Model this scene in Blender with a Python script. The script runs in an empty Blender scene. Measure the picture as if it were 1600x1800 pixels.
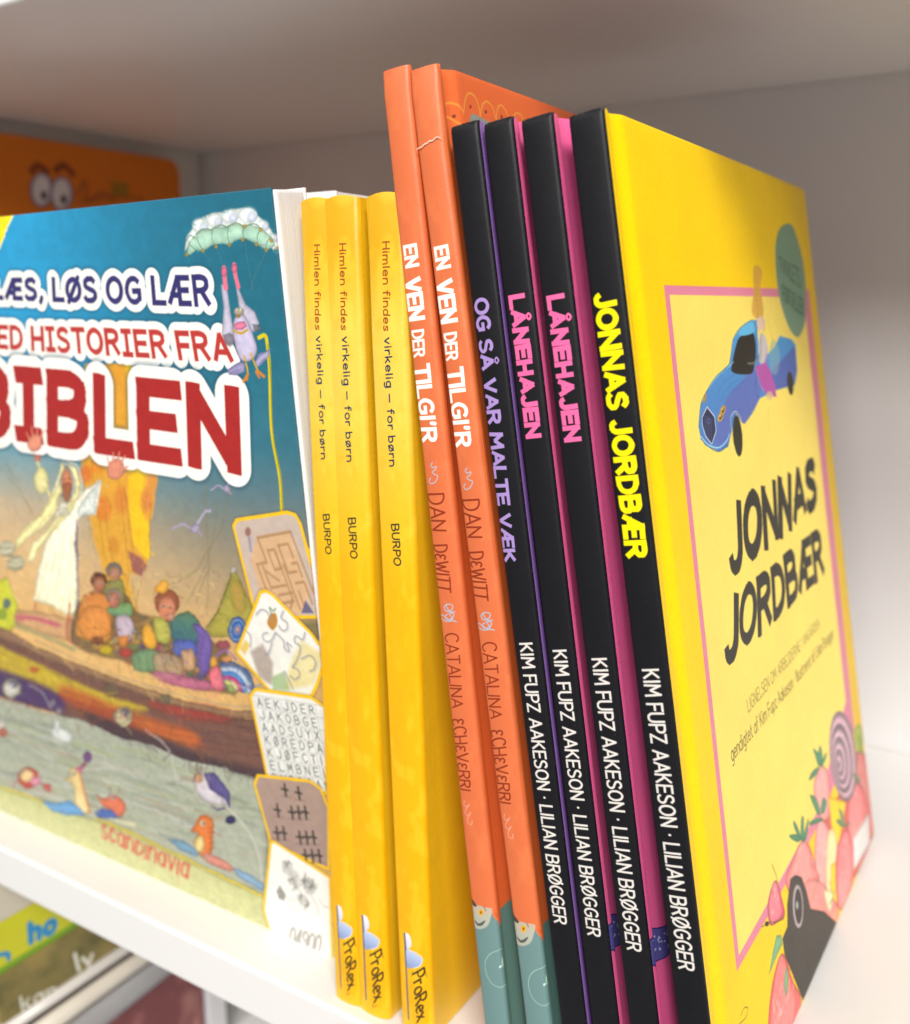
import bpy, bmesh, math, random
import numpy as np
from mathutils import Matrix, Vector

# ------------------------------------------------------------------ camera, light, exposure
S = 0.2025                       # metres per layout unit (the camera's height over the shelf board is 1 unit)
FPX = 1700.3                     # focal length in pixels of the 1600 x 1800 photograph
RC = np.array([[0.84658218, 0.11083644, -0.52058995],
               [0.53225417, -0.18001284, 0.82722480],
               [-0.00202622, -0.97739995, -0.21138882]])   # rows: shelf direction, depth, up, in camera axes
scene = bpy.context.scene
cam_data = bpy.data.cameras.new("camera")
cam = bpy.data.objects.new("camera", cam_data)
scene.collection.objects.link(cam)
cx, cy, cz = RC @ np.array([1., 0, 0]), -(RC @ np.array([0, 1., 0])), -(RC @ np.array([0, 0, 1.]))
cam.matrix_world = Matrix(((cx[0], cy[0], cz[0], 0), (cx[1], cy[1], cz[1], 0), (cx[2], cy[2], cz[2], S), (0, 0, 0, 1)))
cam_data.sensor_fit = 'HORIZONTAL'
cam_data.sensor_width = 36.0
cam_data.lens = 36.0 * FPX / 1600.0
cam_data.clip_start = 0.005
cam_data.clip_end = 50
cam_data.dof.use_dof = True
cam_data.dof.focus_distance = 1.14 * S
cam_data.dof.aperture_fstop = 12.0
scene.camera = cam

world = bpy.data.worlds.new("World")
scene.world = world
world.use_nodes = True
world.node_tree.nodes["Background"].inputs[0].default_value = (1.0, 0.98, 0.96, 1)
world.node_tree.nodes["Background"].inputs[1].default_value = 0.31

def area(name, loc, target, sx, sy, power, col):
    d = bpy.data.lights.new(name, 'AREA'); d.shape = 'RECTANGLE'; d.size = sx; d.size_y = sy
    d.energy = power; d.color = col
    o = bpy.data.objects.new(name, d); scene.collection.objects.link(o)
    o.location = loc
    o.rotation_euler = (Vector(target) - Vector(loc)).to_track_quat('-Z', 'Y').to_euler()
    return o
# the shop's ceiling panel above and in front, then two added fill lamps
area("panel_or_fill_light", (1.10, -1.34, 1.72), (-0.1, 0.25, 0.1), 1.0, 0.55, 64, (1.0, 0.975, 0.94))
area("panel_or_fill_light", (0.9, -3.1, 1.75), (-0.1, 0.25, 0.1), 2.2, 0.6, 72, (1.0, 0.98, 0.955))  # added low fill that brightens the back wall, no known fitting
area("panel_or_fill_light", (-1.3, -1.5, 1.7), (-0.25, 0.25, 0.1), 1.0, 0.6, 9, (1.0, 0.97, 0.93))  # added weak fill from the left, no known fitting

scene.view_settings.view_transform = 'Standard'
scene.view_settings.look = 'None'
scene.view_settings.exposure = 0.0
scene.view_settings.gamma = 1.0

# ------------------------------------------------------------------ photograph pixel -> point on a plane (layout units)
def ray(px, py):
    return RC @ np.array([(px - 800.) / FPX, (py - 900.) / FPX, 1.])

class Plane:
    """A printed rectangle in layout units (camera at the origin): corner O, unit axes U (width) and V (up)."""
    def __init__(s, O, U, V, w, h):
        s.O, s.U, s.V, s.w, s.h = map(np.asarray, (O, U, V, w, h)); s.N = np.cross(s.U, s.V)
    def uv(s, p):
        r = ray(*p); q = r * ((s.O @ s.N) / (r @ s.N)) - s.O
        return np.array([q @ s.U, q @ s.V])

# ------------------------------------------------------------------ print painter (cover art made by code)
def hexc(c):
    if isinstance(c, str):
        c = c.lstrip('#'); c = c if len(c) == 6 else c[0] * 2 + c[1] * 2 + c[2] * 2; return np.array([int(c[i:i + 2], 16) / 255. for i in (0, 2, 4)], np.float32)
    return np.asarray(c, np.float32)

rng = np.random.default_rng(7)
def noise(h, w, ch, cw, seed=0):
    g = np.random.default_rng(seed).random((ch + 2, cw + 2)).astype(np.float32)
    y = np.linspace(0, ch, h, endpoint=False); x = np.linspace(0, cw, w, endpoint=False)
    yi, xi = y.astype(int), x.astype(int); fy, fx = (y - yi)[:, None], (x - xi)[None]
    fy = fy * fy * (3 - 2 * fy); fx = fx * fx * (3 - 2 * fx)
    a = g[yi][:, xi]; b = g[yi][:, xi + 1]; c = g[yi + 1][:, xi]; d = g[yi + 1][:, xi + 1]
    return ((a * (1 - fx) + b * fx) * (1 - fy) + (c * (1 - fx) + d * fx) * fy).astype(np.float32)

def fbm(h, w, ch, cw, seed=0, n=4):
    o = 0; a = 0.5
    for k in range(n):
        o = o + a * noise(h, w, min(ch * 2 ** k, h), min(cw * 2 ** k, w), seed + k); a *= 0.5
    return o / (1 - 0.5 ** n)

def curve(pts, closed=False, n=7):
    p = [np.asarray(q, float) for q in pts]
    if len(p) < 3: return np.array(p)
    e = [p[-1]] + p + [p[0], p[1]] if closed else [2 * p[0] - p[1]] + p + [2 * p[-1] - p[-2]]
    out = []
    for i in range(1, len(e) - 2):
        a, b, c, d = e[i - 1], e[i], e[i + 1], e[i + 2]
        for k in range(n):
            t = k / n
            out.append(0.5 * ((2 * b) + (c - a) * t + (2 * a - 5 * b + 4 * c - d) * t * t + (3 * b - a - 3 * c + d) * t ** 3))
    if not closed: out.append(p[-1])
    return np.array(out)

def seg_field(segs, X, Y, F, cap, grow, ext=.5):
    """signed distance to a union of thick segments, written into F (minimum), each in its own window"""
    x0, y0 = X[0, 0], Y[0, 0]
    for (ax, ay, bx, by, wa, wb, *ex) in segs:
        ext = ex[0] if ex else .5
        m = max(wa, wb) / 2 + grow + 3
        i0 = int(max(min(ax, bx) - m - x0, 0)); i1 = int(min(max(ax, bx) + m - x0 + 1, F.shape[1]))
        j0 = int(max(min(ay, by) - m - y0, 0)); j1 = int(min(max(ay, by) + m - y0 + 1, F.shape[0]))
        if i1 <= i0 or j1 <= j0: continue
        x = X[j0:j1, i0:i1] - ax; y = Y[j0:j1, i0:i1] - ay
        dx, dy = bx - ax, by - ay; L = math.hypot(dx, dy) + 1e-6; dx /= L; dy /= L
        al = x * dx + y * dy; ac = np.abs(y * dx - x * dy)
        if cap == 'sq':
            d = np.maximum(np.abs(al - L / 2) - L / 2 - wa * ext, ac - wa / 2)
        else:
            t = np.clip(al, 0, L); d = np.sqrt((al - t) ** 2 + ac ** 2) - (wa + (wb - wa) * t / L) / 2
        F[j0:j1, i0:i1] = np.minimum(F[j0:j1, i0:i1], d)

class Tex:
    def __init__(s, plane, ppu, base):
        s.pl = plane; s.ppu = ppu
        s.W = int(round(float(plane.w) * ppu)); s.H = int(round(float(plane.h) * ppu))
        s.a = np.empty((s.H, s.W, 3), np.float32); s.a[:] = hexc(base)
        s.local = False; s.rim = 0.
    def P(s, pts):
        if s.local: return np.array([[p[0] * s.ppu, p[1] * s.ppu] for p in pts])
        return np.array([s.pl.uv(p) * s.ppu for p in pts])
    def win(s, q, m):
        i0 = int(max(q[:, 0].min() - m, 0)); i1 = int(min(q[:, 0].max() + m + 1, s.W))
        j0 = int(max(q[:, 1].min() - m, 0)); j1 = int(min(q[:, 1].max() + m + 1, s.H))
        return i0, max(i1, i0), j0, max(j1, j0)
    def put(s, w, cov, col, alpha):
        i0, i1, j0, j1 = w
        c = hexc(col); k = (np.clip(cov, 0, 1) * alpha)[..., None]
        s.a[j0:j1, i0:i1] += (c - s.a[j0:j1, i0:i1]) * k
    def poly(s, pts, col, alpha=1., soft=1., smooth=False, tex=0., col2=None, seed=1):
        """fill; soft in texture pixels; col2 shades from col (top) to col2 (bottom of the shape)"""
        q = s.P(pts)
        if smooth: q = curve(q, True)
        w = s.win(q, soft + 2); i0, i1, j0, j1 = w
        if i1 <= i0 or j1 <= j0: return
        X, Y = np.meshgrid(np.arange(i0, i1) + .5, np.arange(j0, j1) + .5)
        ins = np.zeros(X.shape, bool); D = np.full(X.shape, 1e9, np.float32)
        n = len(q)
        for k in range(n):
            ax, ay = q[k]; bx, by = q[(k + 1) % n]
            if ay != by:
                ins ^= ((ay > Y) != (by > Y)) & (X < (bx - ax) * (Y - ay) / (by - ay) + ax)
            dx, dy = bx - ax, by - ay; L2 = dx * dx + dy * dy + 1e-9
            t = np.clip(((X - ax) * dx + (Y - ay) * dy) / L2, 0, 1)
            D = np.minimum(D, (X - ax - t * dx) ** 2 + (Y - ay - t * dy) ** 2)
        D = np.sqrt(D); D = np.where(ins, -D, D)
        cov = np.clip(0.5 - D / soft, 0, 1)
        if tex: cov = cov * (1 - tex + tex * fbm(*X.shape, max(2, X.shape[0] // 14), max(2, X.shape[1] // 14), seed))
        if col2 is None and not s.rim: s.put(w, cov, col, alpha)
        else:
            t = ((Y - Y.min()) / max(float(np.ptp(Y)), 1))[..., None]
            c = hexc(col2 if col2 is not None else col) * (1 - t) + hexc(col) * t
            if s.rim:
                s.cnt = getattr(s, 'cnt', 0) + 1
                nz = fbm(*X.shape, max(2, X.shape[0] // 9), max(2, X.shape[1] // 9), s.cnt, 3)
                c = c * (1 - s.rim * np.exp(np.minimum(D, 0) / 3.2) + .5 * s.rim * (nz - .45) + .25 * s.rim * np.clip(-D / 14, 0, 1))[..., None]
                c = np.clip(c, 0, 1)
            k = (cov * alpha)[..., None]
            s.a[j0:j1, i0:i1] += (c - s.a[j0:j1, i0:i1]) * k
    def line(s, pts, wd, col, alpha=1., soft=1., smooth=True, closed=False, w2=None, cap='round'):
        """stroke; wd in layout units * 1000"""
        q = s.P(pts)
        if smooth: q = curve(q, closed)
        elif closed: q = np.vstack([q, q[:1]])
        wd = wd * s.ppu / 1000.; wb = wd if w2 is None else w2 * s.ppu / 1000.
        w = s.win(q, wd / 2 + soft + 2); i0, i1, j0, j1 = w
        if i1 <= i0 or j1 <= j0: return
        X, Y = np.meshgrid(np.arange(i0, i1) + .5, np.arange(j0, j1) + .5)
        F = np.full(X.shape, 1e3, np.float32); n = len(q) - 1
        ws = np.linspace(wd, wb, n + 1)
        if closed and smooth: q = np.vstack([q, q[:1]]); ws = np.full(n + 2, wd); n += 1
        seg_field([(*q[k], *q[k + 1], ws[k], ws[k + 1]) for k in range(n)], X, Y, F, cap, soft)
        s.put(w, 0.5 - F / soft, col, alpha)
    def dot(s, p, rx, ry, col, alpha=1., soft=1.2, rot=0, col2=None):
        a = np.linspace(0, 2 * np.pi, 18, endpoint=False); c, sn = math.cos(rot), math.sin(rot)
        s.poly([(p[0] + rx * math.cos(t) * c - ry * math.sin(t) * sn, p[1] + rx * math.cos(t) * sn + ry * math.sin(t) * c) for t in a], col, alpha, soft, col2=col2)
    def hatch(s, box, n, L=14, wd=2.5, jit=.1, seed=1, alpha=.5, inside=None):
        r = random.Random(seed)
        for _ in range(n):
            x = r.uniform(box[0], box[2]); y = r.uniform(box[1], box[3])
            if inside and not inside(x, y): continue
            q = s.P([(x, y)])[0]; i, j = int(q[0]), int(q[1])
            if not (0 <= i < s.W and 0 <= j < s.H): continue
            k = 1 + r.uniform(-jit, jit) * 1.3; c = np.clip(s.a[j, i] * k + np.array([r.uniform(-jit, jit) * .35 for _ in range(3)], np.float32), 0, 1)
            a = r.gauss(1.1, .6) if r.random() < .6 else r.gauss(.4, .3); l = r.uniform(.4, 1) * L
            s.line([(x, y), (x + math.cos(a) * l * .5 + r.uniform(-2, 2), y + math.sin(a) * l * .5), (x + math.cos(a) * l, y + math.sin(a) * l)], wd * r.uniform(.4, 1.2), c, alpha * r.uniform(.5, 1), soft=2)
    def warp(s, amt=2.2, cell=26, seed=5):
        dx = (fbm(s.H, s.W, s.H // cell, s.W // cell, seed, 3) - .5) * amt * 4; dy = (fbm(s.H, s.W, s.H // cell, s.W // cell, seed + 9, 3) - .5) * amt * 4
        Y, X = np.mgrid[0:s.H, 0:s.W]
        s.a = s.a[np.clip(Y + dy, 0, s.H - 1).astype(int), np.clip(X + dx, 0, s.W - 1).astype(int)]
    def grain(s, amt, cell=6, seed=3):
        s.a *= (1 + amt * (fbm(s.H, s.W, max(2, s.H // cell), max(2, s.W // cell), seed, 3) - .5))[..., None]
    def text(s, st, quad, col, wt=.14, cap='round', out=(), soft=1., jit=0., slant=0., alpha=1., seed=5, shade=None, gap=2.0):
        """st set on the quad (baseline start, cap start, baseline end, cap end), points of the photograph, or
        ('L', ub0, uc0, v0, ub1, uc1, v1) on the spine itself; wt = stroke over cap height;
        out = [(colour, width over cap height, alpha, softness)] drawn under the letters, widest first"""
        if quad[0] == 'L':
            _, ub0, uc0, v0, ub1, uc1, v1 = quad
            B0, C0, B1, C1 = np.array([(ub0, v0), (uc0, v0), (ub1, v1), (uc1, v1)]) * s.ppu
        else: B0, C0, B1, C1 = s.P(quad)
        r = random.Random(seed); x = 0; gs = []; g = gap + (wt * 10 - 1.2) * .9
        for ch in st:
            if ch == ' ': x += 3.6; continue
            w, sk = GLY[ch]; gs.append((x, w, sk, ch)); x += w + g - (.3 if ch in 'LT' else .3 if ch in 'AVPF' else 0)
        tot = max(x - g, 1)
        capL = np.linalg.norm(((C0 - B0) + (C1 - B1)) / 2)
        segs, free = [], []; ma = min(wt * capL / 2 / max(np.linalg.norm(B1 - B0), 1), .2)
        for (gx, w, sk, ch) in gs:
            rot = r.uniform(-jit, jit); sc = 1 + r.uniform(-jit, jit) * .6; dy = r.uniform(-jit, jit) * 4
            for si, (closed, sm, pts) in enumerate(sk):
                p = np.array(pts, float)
                q = (p - [w / 2, 5]) * sc; c, sn = math.cos(rot * .8), math.sin(rot * .8)
                q = np.stack([q[:, 0] * c - q[:, 1] * sn, q[:, 0] * sn + q[:, 1] * c], 1) + [w / 2, 5 + dy]
                q[:, 0] += slant * q[:, 1]
                q = np.stack([(q[:, 0] + gx) / tot, q[:, 1] / 10], 1)
                if sm: q = curve(q, closed, 6)
                if closed: q = np.vstack([q, q[:1]])
                t = q[:, 1:2] * (1 - wt) + wt / 2; a = q[:, 0:1] * (1 - 2 * ma) + ma
                dg = np.abs(np.diff(q, axis=0)) * [tot, 10]
                xy = (B0 + (C0 - B0) * t) * (1 - a) + (B1 + (C1 - B1) * t) * a
                wd = wt * capL * (1 + r.uniform(-jit, jit) * 1.2)
                ring = ch == 'Å' and si == 2
                if ring: wd *= .42
                wv = wd * np.linspace(1 + jit, 1 - jit, len(xy)) if jit else np.full(len(xy), wd)
                dst = free if (ring or ch in "',.gpy·-—" or ch == 'Ø' and si == 1 or ch == 'ø' and si == 1) else segs
                for k in range(len(xy) - 1): dst.append((*xy[k], *xy[k + 1], wv[k], wv[k + 1], .5 if min(dg[k]) < .12 * max(dg[k]) else .2))
        arr = np.array(segs + free); allp = np.vstack([arr[:, :2], arr[:, 2:4]])
        grow = max([o[1] for o in out] + [0]) * capL + 4
        w = s.win(allp, wt * capL + grow + 2); i0, i1, j0, j1 = w
        if i1 <= i0 or j1 <= j0: return
        X, Y = np.meshgrid(np.arange(i0, i1) + .5, np.arange(j0, j1) + .5)
        F = np.full(X.shape, 1e3, np.float32)
        seg_field(segs, X, Y, F, cap, grow)
        if cap == 'sq':          # flat heads and feet
            up = ((C0 - B0) + (C1 - B1)); up /= np.linalg.norm(up); m = jit * capL * .35
            for (P_, Q_, sg) in ((B0, B1, -1), (C0, C1, 1)):
                d = (Q_ - P_) / np.linalg.norm(Q_ - P_); nrm = np.array([-d[1], d[0]]); nrm = nrm if nrm @ up > 0 else -nrm
                F = np.maximum(F, sg * ((X - P_[0]) * nrm[0] + (Y - P_[1]) * nrm[1]) - m)
        if free: seg_field(free, X, Y, F, 'round', grow)
        if out:
            G = np.full(X.shape, 1e3, np.float32); seg_field(segs + free, X, Y, G, 'round', grow)
            for (oc, ow, oa, osf) in out: s.put(w, 0.5 - (G - ow * capL) / osf, oc, oa)
        s.put(w, 0.5 - F / soft, col, alpha)
        if shade: s.put(w, np.clip((F + wt * capL * shade[1]) / (wt * capL * .3), 0, 1) * np.clip(.5 - F / soft, 0, 1), shade[0], shade[2])
    def image(s, name):
        img = bpy.data.images.new(name, s.W, s.H)
        px = np.ones((s.H, s.W, 4), np.float32); px[..., :3] = np.clip(s.a, 0, 1)
        img.pixels.foreach_set(px.ravel()); img.update(); img.pack()
        return img

def _g(w, d):
    out = []
    for st in d.split('|'):
        st = st.strip(); sm = st[0] in '~@'; cl = st[0] in '@='
        st = st.lstrip('~@=')
        out.append((cl, sm, [tuple(map(float, p.split(','))) for p in st.split()]))
    return (w, out)
GLY = {k: _g(w, d) for k, (w, d) in {
 'A': (6.4, "0,0 3.2,10 6.4,0|1.2,3.2 5.2,3.2"), 'B': (5.4, "0,0 0,10|~0,10 3,10 4.7,8.9 4.6,6.3 2.8,5.3 0,5.3|~2.6,5.3 4.9,4.5 5.3,2.4 4.4,.5 2.6,0 0,0"),
 'C': (5.6, "~5.5,8.6 4.3,9.8 2.6,9.9 .9,8.5 0,5 .9,1.5 2.6,.1 4.3,.2 5.6,1.5"), 'D': (5.6, "0,0 0,10|~0,10 2.4,9.9 4.7,8.4 5.6,5 4.7,1.6 2.4,.1 0,0"),
 'E': (4.8, "4.8,10 0,10 0,0 4.8,0|0,5.1 4.1,5.1"), 'F': (4.6, "4.6,10 0,10 0,0|0,5 3.9,5"),
 'G': (6, "~5.6,8.6 4.3,9.8 2.6,9.9 .9,8.5 0,5 .9,1.5 2.6,.1 4.4,.3 5.8,1.7|5.8,1.7 5.8,4.7 3.4,4.7"), 'H': (5.4, "0,0 0,10|5.4,0 5.4,10|0,5 5.4,5"),
 'I': (.6, ".3,0 .3,10"), 'Ɪ': (3.2, "0,10 3.2,10|1.6,10 1.6,0|0,0 3.2,0"), 'J': (4, "~3.8,10 3.9,6 3.9,2.5 3.2,.5 1.9,-.1 .6,.5 0,2"), 'K': (5.4, "0,0 0,10|5.2,10 .4,4.6|1.6,6 5.4,0"),
 'L': (4.6, "0,10 0,0 4.6,0"), 'M': (7, "0,0 .5,10 3.5,3.4 6.5,10 7,0"), 'N': (5.6, "0,0 0,10 5.6,0 5.6,10"), 'O': (6.4, "@3.2,10 5.6,8.4 6.4,5 5.6,1.6 3.2,0 .8,1.6 0,5 .8,8.4"),
 'P': (5, "0,0 0,10|~0,10 3,10 4.8,8.9 4.9,6.4 3.2,4.7 0,4.6"), 'R': (5.4, "0,0 0,10|~0,10 3,10 4.8,9 4.8,6.5 3,5.2 0,5.1|2.6,5.1 5.4,0"),
 'S': (5, "~4.7,8.6 3.6,9.8 1.8,9.9 .4,8.7 .5,6.6 2.4,5.3 4.4,4.2 5,2.2 3.9,.4 2,0 .6,.4 -.1,1.6"), 'T': (5.4, "0,10 5.4,10|2.7,10 2.7,0"),
 'U': (5.6, "~0,10 0,5 .2,2 1.4,.3 2.8,0 4.2,.3 5.4,2 5.6,5 5.6,10"), 'V': (6, "0,10 3,0 6,10"), 'W': (8.4, "0,10 2.1,0 4.2,8 6.3,0 8.4,10"), 'X': (5.4, "0,0 5.4,10|0,10 5.4,0"),
 'Y': (5.4, "0,10 2.7,4.8 5.4,10|2.7,4.8 2.7,0"), 'Z': (5.2, "0,10 5.2,10 0,0 5.2,0"), 'Æ': (8.6, "0,0 4,10 8.4,10|4.4,10 4.6,0 8.6,0|1.3,3.2 4.5,3.2|4.5,5.2 7.8,5.2"),
 'Ø': (6.4, "@3.2,10 5.6,8.4 6.4,5 5.6,1.6 3.2,0 .8,1.6 0,5 .8,8.4|.6,-.8 5.8,10.8"), 'Å': (6.4, "0,0 3.2,9.6 6.4,0|1.2,3 5.2,3|@3.2,14.2 4.6,12.8 3.2,11.4 1.8,12.8"),
 "'": (1, ".6,10.4 .3,8"), ',': (1, ".8,.6 .1,-1.6"), '.': (.6, ".3,.1 .3,.3"), '·': (1, ".5,4.6 .5,5"), '-': (3, "0,4.6 3,4.6"), '—': (6, "0,4 6,4"),
 'a': (4.4, "@2.2,6.4 .6,5.4 0,3.2 .6,.8 2.2,0 3.8,1 4.2,3.2 3.8,5.4|4.4,6.5 4.4,0"), 'b': (4.6, "0,10 0,0|@2.4,6.5 4,5.5 4.6,3.2 4,.9 2.4,0 .6,.9 0,3.2 .6,5.5"),
 'c': (4, "~4,5.4 2.4,6.5 .7,5.6 0,3.2 .7,.8 2.4,0 4,1"), 'd': (4.6, "4.6,10 4.6,0|@2.2,6.5 .6,5.5 0,3.2 .6,.9 2.2,0 4,.9 4.6,3.2 4,5.5"),
 'e': (4.4, "~.1,3.4 4.4,3.6 3.8,5.6 2.2,6.5 .6,5.5 0,3.2 .6,.9 2.3,0 4.2,.9"), 'f': (3.2, "~3.4,9.6 2.2,10.1 1.3,9 1.2,7 1.2,0|0,6.3 3,6.3"),
 'g': (4.4, "@2.2,6.4 .6,5.4 0,3.2 .6,.8 2.2,0 3.8,1 4.2,3.2 3.8,5.4|~4.4,6.5 4.4,1 4.2,-2 2.6,-3.4 .6,-3"), 'h': (4.4, "0,10 0,0|~0,4 1,6 2.6,6.5 4,5.6 4.4,3.6 4.4,0"),
 'i': (.6, ".3,6.5 .3,0|.3,9 .3,9.3"), 'k': (4.2, "0,10 0,0|3.8,6.5 .3,2.8|1.4,4 4.2,0"), 'l': (.6, ".3,10 .3,0"), 'm': (7, "0,6.5 0,0|~0,4 .8,6 2.2,6.5 3.3,5.6 3.5,3.6 3.5,0|~3.5,4 4.4,6 5.8,6.5 6.8,5.6 7,3.6 7,0"),
 'n': (4.4, "0,6.5 0,0|~0,4 1,6 2.6,6.5 4,5.6 4.4,3.6 4.4,0"), 'o': (4.8, "@2.4,6.5 4.2,5.5 4.8,3.2 4.2,.9 2.4,0 .6,.9 0,3.2 .6,5.5"), 'ø': (4.8, "@2.4,6.5 4.2,5.5 4.8,3.2 4.2,.9 2.4,0 .6,.9 0,3.2 .6,5.5|.4,-.8 4.4,7.2"),
 'p': (4.6, "0,6.5 0,-3.2|@2.4,6.5 4,5.5 4.6,3.2 4,.9 2.4,0 .6,.9 0,3.2 .6,5.5"), 'r': (3, "0,6.5 0,0|~0,3.6 .8,5.8 2,6.6 3.2,6.2"),
 's': (3.8, "~3.7,5.7 2.4,6.5 .8,6.2 .3,5 1.8,3.5 3.4,2.6 3.7,1.2 2.4,.1 .9,.1 0,1"), 't': (3, "~1.2,9 1.2,2 1.6,.4 3,.2|0,6.4 2.8,6.4"), 'u': (4.4, "~0,6.5 0,2.6 .6,.6 2,0 3.6,.8 4.4,2.4|4.4,6.5 4.4,0"),
 'ᴅ': (4.6, "0,0 0,6.5|~0,6.5 2.4,6.4 4.2,5.3 4.6,3.2 4.2,1.2 2.4,.1 0,0"), 'ɪ': (.6, ".3,6.5 .3,0"),
 'v': (4.2, "0,6.5 2.1,0 4.2,6.5"), 'x': (4, "0,6.5 4,0|0,0 4,6.5"), 'y': (4.4, "0,6.5 2.3,.4|4.4,6.5 1.2,-3"), 'z': (3.8, "0,6.5 3.8,6.5 0,0 3.8,0"), 'ɛ': (4.4, "~4.2,7.6 2.4,8.4 .8,7.4 1.2,5.2 2.6,4.6|~2.6,4.6 .6,4 .2,1.6 1.8,.2 4.4,1"),
 '0': (4.6, "@2.3,10 4.2,8.4 4.6,5 4.2,1.6 2.3,0 .4,1.6 0,5 .4,8.4"), '1': (2, "0,8 2,10 2,0"), '4': (4.6, "3.4,0 3.4,10 0,3 4.6,3"), '9': (4.6, "@2.3,10 .5,9 .2,7 1,5 2.6,4.6 4.2,5.8 4.4,8|~4.5,8 4.4,4 3.2,0"), '2': (4.4, "~0,8 1,9.8 3,9.8 4.2,8 3.6,5.4 0,0|0,0 4.6,0"),
}.items()}

# ------------------------------------------------------------------ where each book stands (layout units)
YS = 0.958                       # the plane all spines line up on
def lean_axes(deg):
    t = math.radians(deg); return np.array([math.cos(t), 0, math.sin(t)]), np.array([-math.sin(t), 0, math.cos(t)])
def spine_plane(x0, deg, T, H):
    u, v = lean_axes(deg); return Plane(np.array([x0, YS, -1.]), u, v, T, H)
def cover_plane(x0, deg, T, H, W):
    u, v = lean_axes(deg); return Plane(np.array([x0, YS, -1.]) + u * T, np.array([0, 1., 0]), v, W, H)

YEL = [(-0.8129, 0.93), (-0.7678, 1.32), (-0.6935, 1.8)]; YT, YH, YW = 0.052, 1.123, 0.80
ORA = [(-0.5521, 6.85), (-0.4848, 8.17)]; OT, OH, OW = 0.0370, 1.267, 0.93
BLK = [(-0.4311, 8.55), (-0.3859, 8.67), (-0.3345, 8.94), (-0.2704, 9.34)]; BT, BH, BW = 0.0372, 1.203, 0.874

# ---------------------------------------------------------------- spines
SP = 2100
def yellow_spine():
    x0, d = YEL[1]; t = Tex(spine_plane(x0, d, YT, YH), SP, '#f2bd0a')
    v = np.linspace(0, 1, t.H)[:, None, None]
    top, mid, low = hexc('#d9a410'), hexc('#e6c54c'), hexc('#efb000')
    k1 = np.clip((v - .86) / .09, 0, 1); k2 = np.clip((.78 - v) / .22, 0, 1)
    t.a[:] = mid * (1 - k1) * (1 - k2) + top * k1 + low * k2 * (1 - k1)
    m = fbm(t.H, t.W, 34, 3, 4)[..., None]; t.a += (hexc('#f8d550') - t.a) * np.clip((m - .54) * 1.6, 0, .3)
    m = fbm(t.H, t.W, 60, 5, 9)[..., None]; t.a += (hexc('#d89e06') - t.a) * np.clip((m - .55) * 1.0, 0, .15)
    t.text("Himlen findes", [(596, 432), (608.5, 431), (600, 581), (612, 582)], '#94400e', wt=.15, jit=.015)
    t.text("virkelig — for børn", [(601.5, 592), (614, 591), (610.5, 812), (623, 811)], '#1a2850', wt=.15, jit=.015)
    t.text("BURPO", [(613, 910), (627, 909), (618, 981), (631, 982)], '#2a3020', wt=.15, jit=.03)
    # publisher's mark: blue rule, white ribbon, pale blue half heart, italic name
    t.line([(638, 1609), (645, 1756)], 2.4, '#2c3e80', smooth=False)
    t.poly([(638.5, 1610), (646, 1611), (650, 1622), (649, 1632), (642, 1636), (640, 1640)], '#f4f0f2', col2='#c9cadc', smooth=True)
    t.line([(638.5, 1610), (641, 1640)], 1.8, '#39446e', smooth=False)
    t.poly([(641, 1637), (650, 1638), (661, 1646), (667, 1654), (663, 1665), (654, 1667), (643, 1666)], '#c8d2ec', col2='#8296c4', smooth=True, soft=1.5)
    t.line([(646, 1637), (658, 1642), (667, 1652), (664, 1664), (654, 1668)], .8, '#e9ecf6')
    for a, o in ((1, 0),):
        t.text("ProRex", [(651.5, 1677), (671.5, 1673), (659, 1762), (677, 1755)], '#3a2c12', wt=.11, slant=-.28)
        for q in ([(652, 1673), (651, 1682)], [(657, 1709), (658, 1722)], [(671, 1672), (674, 1685)], [(660, 1758), (657, 1768), (664, 1766)]):
            t.line(q, .8, '#4a3c1e')
    return t

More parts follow.
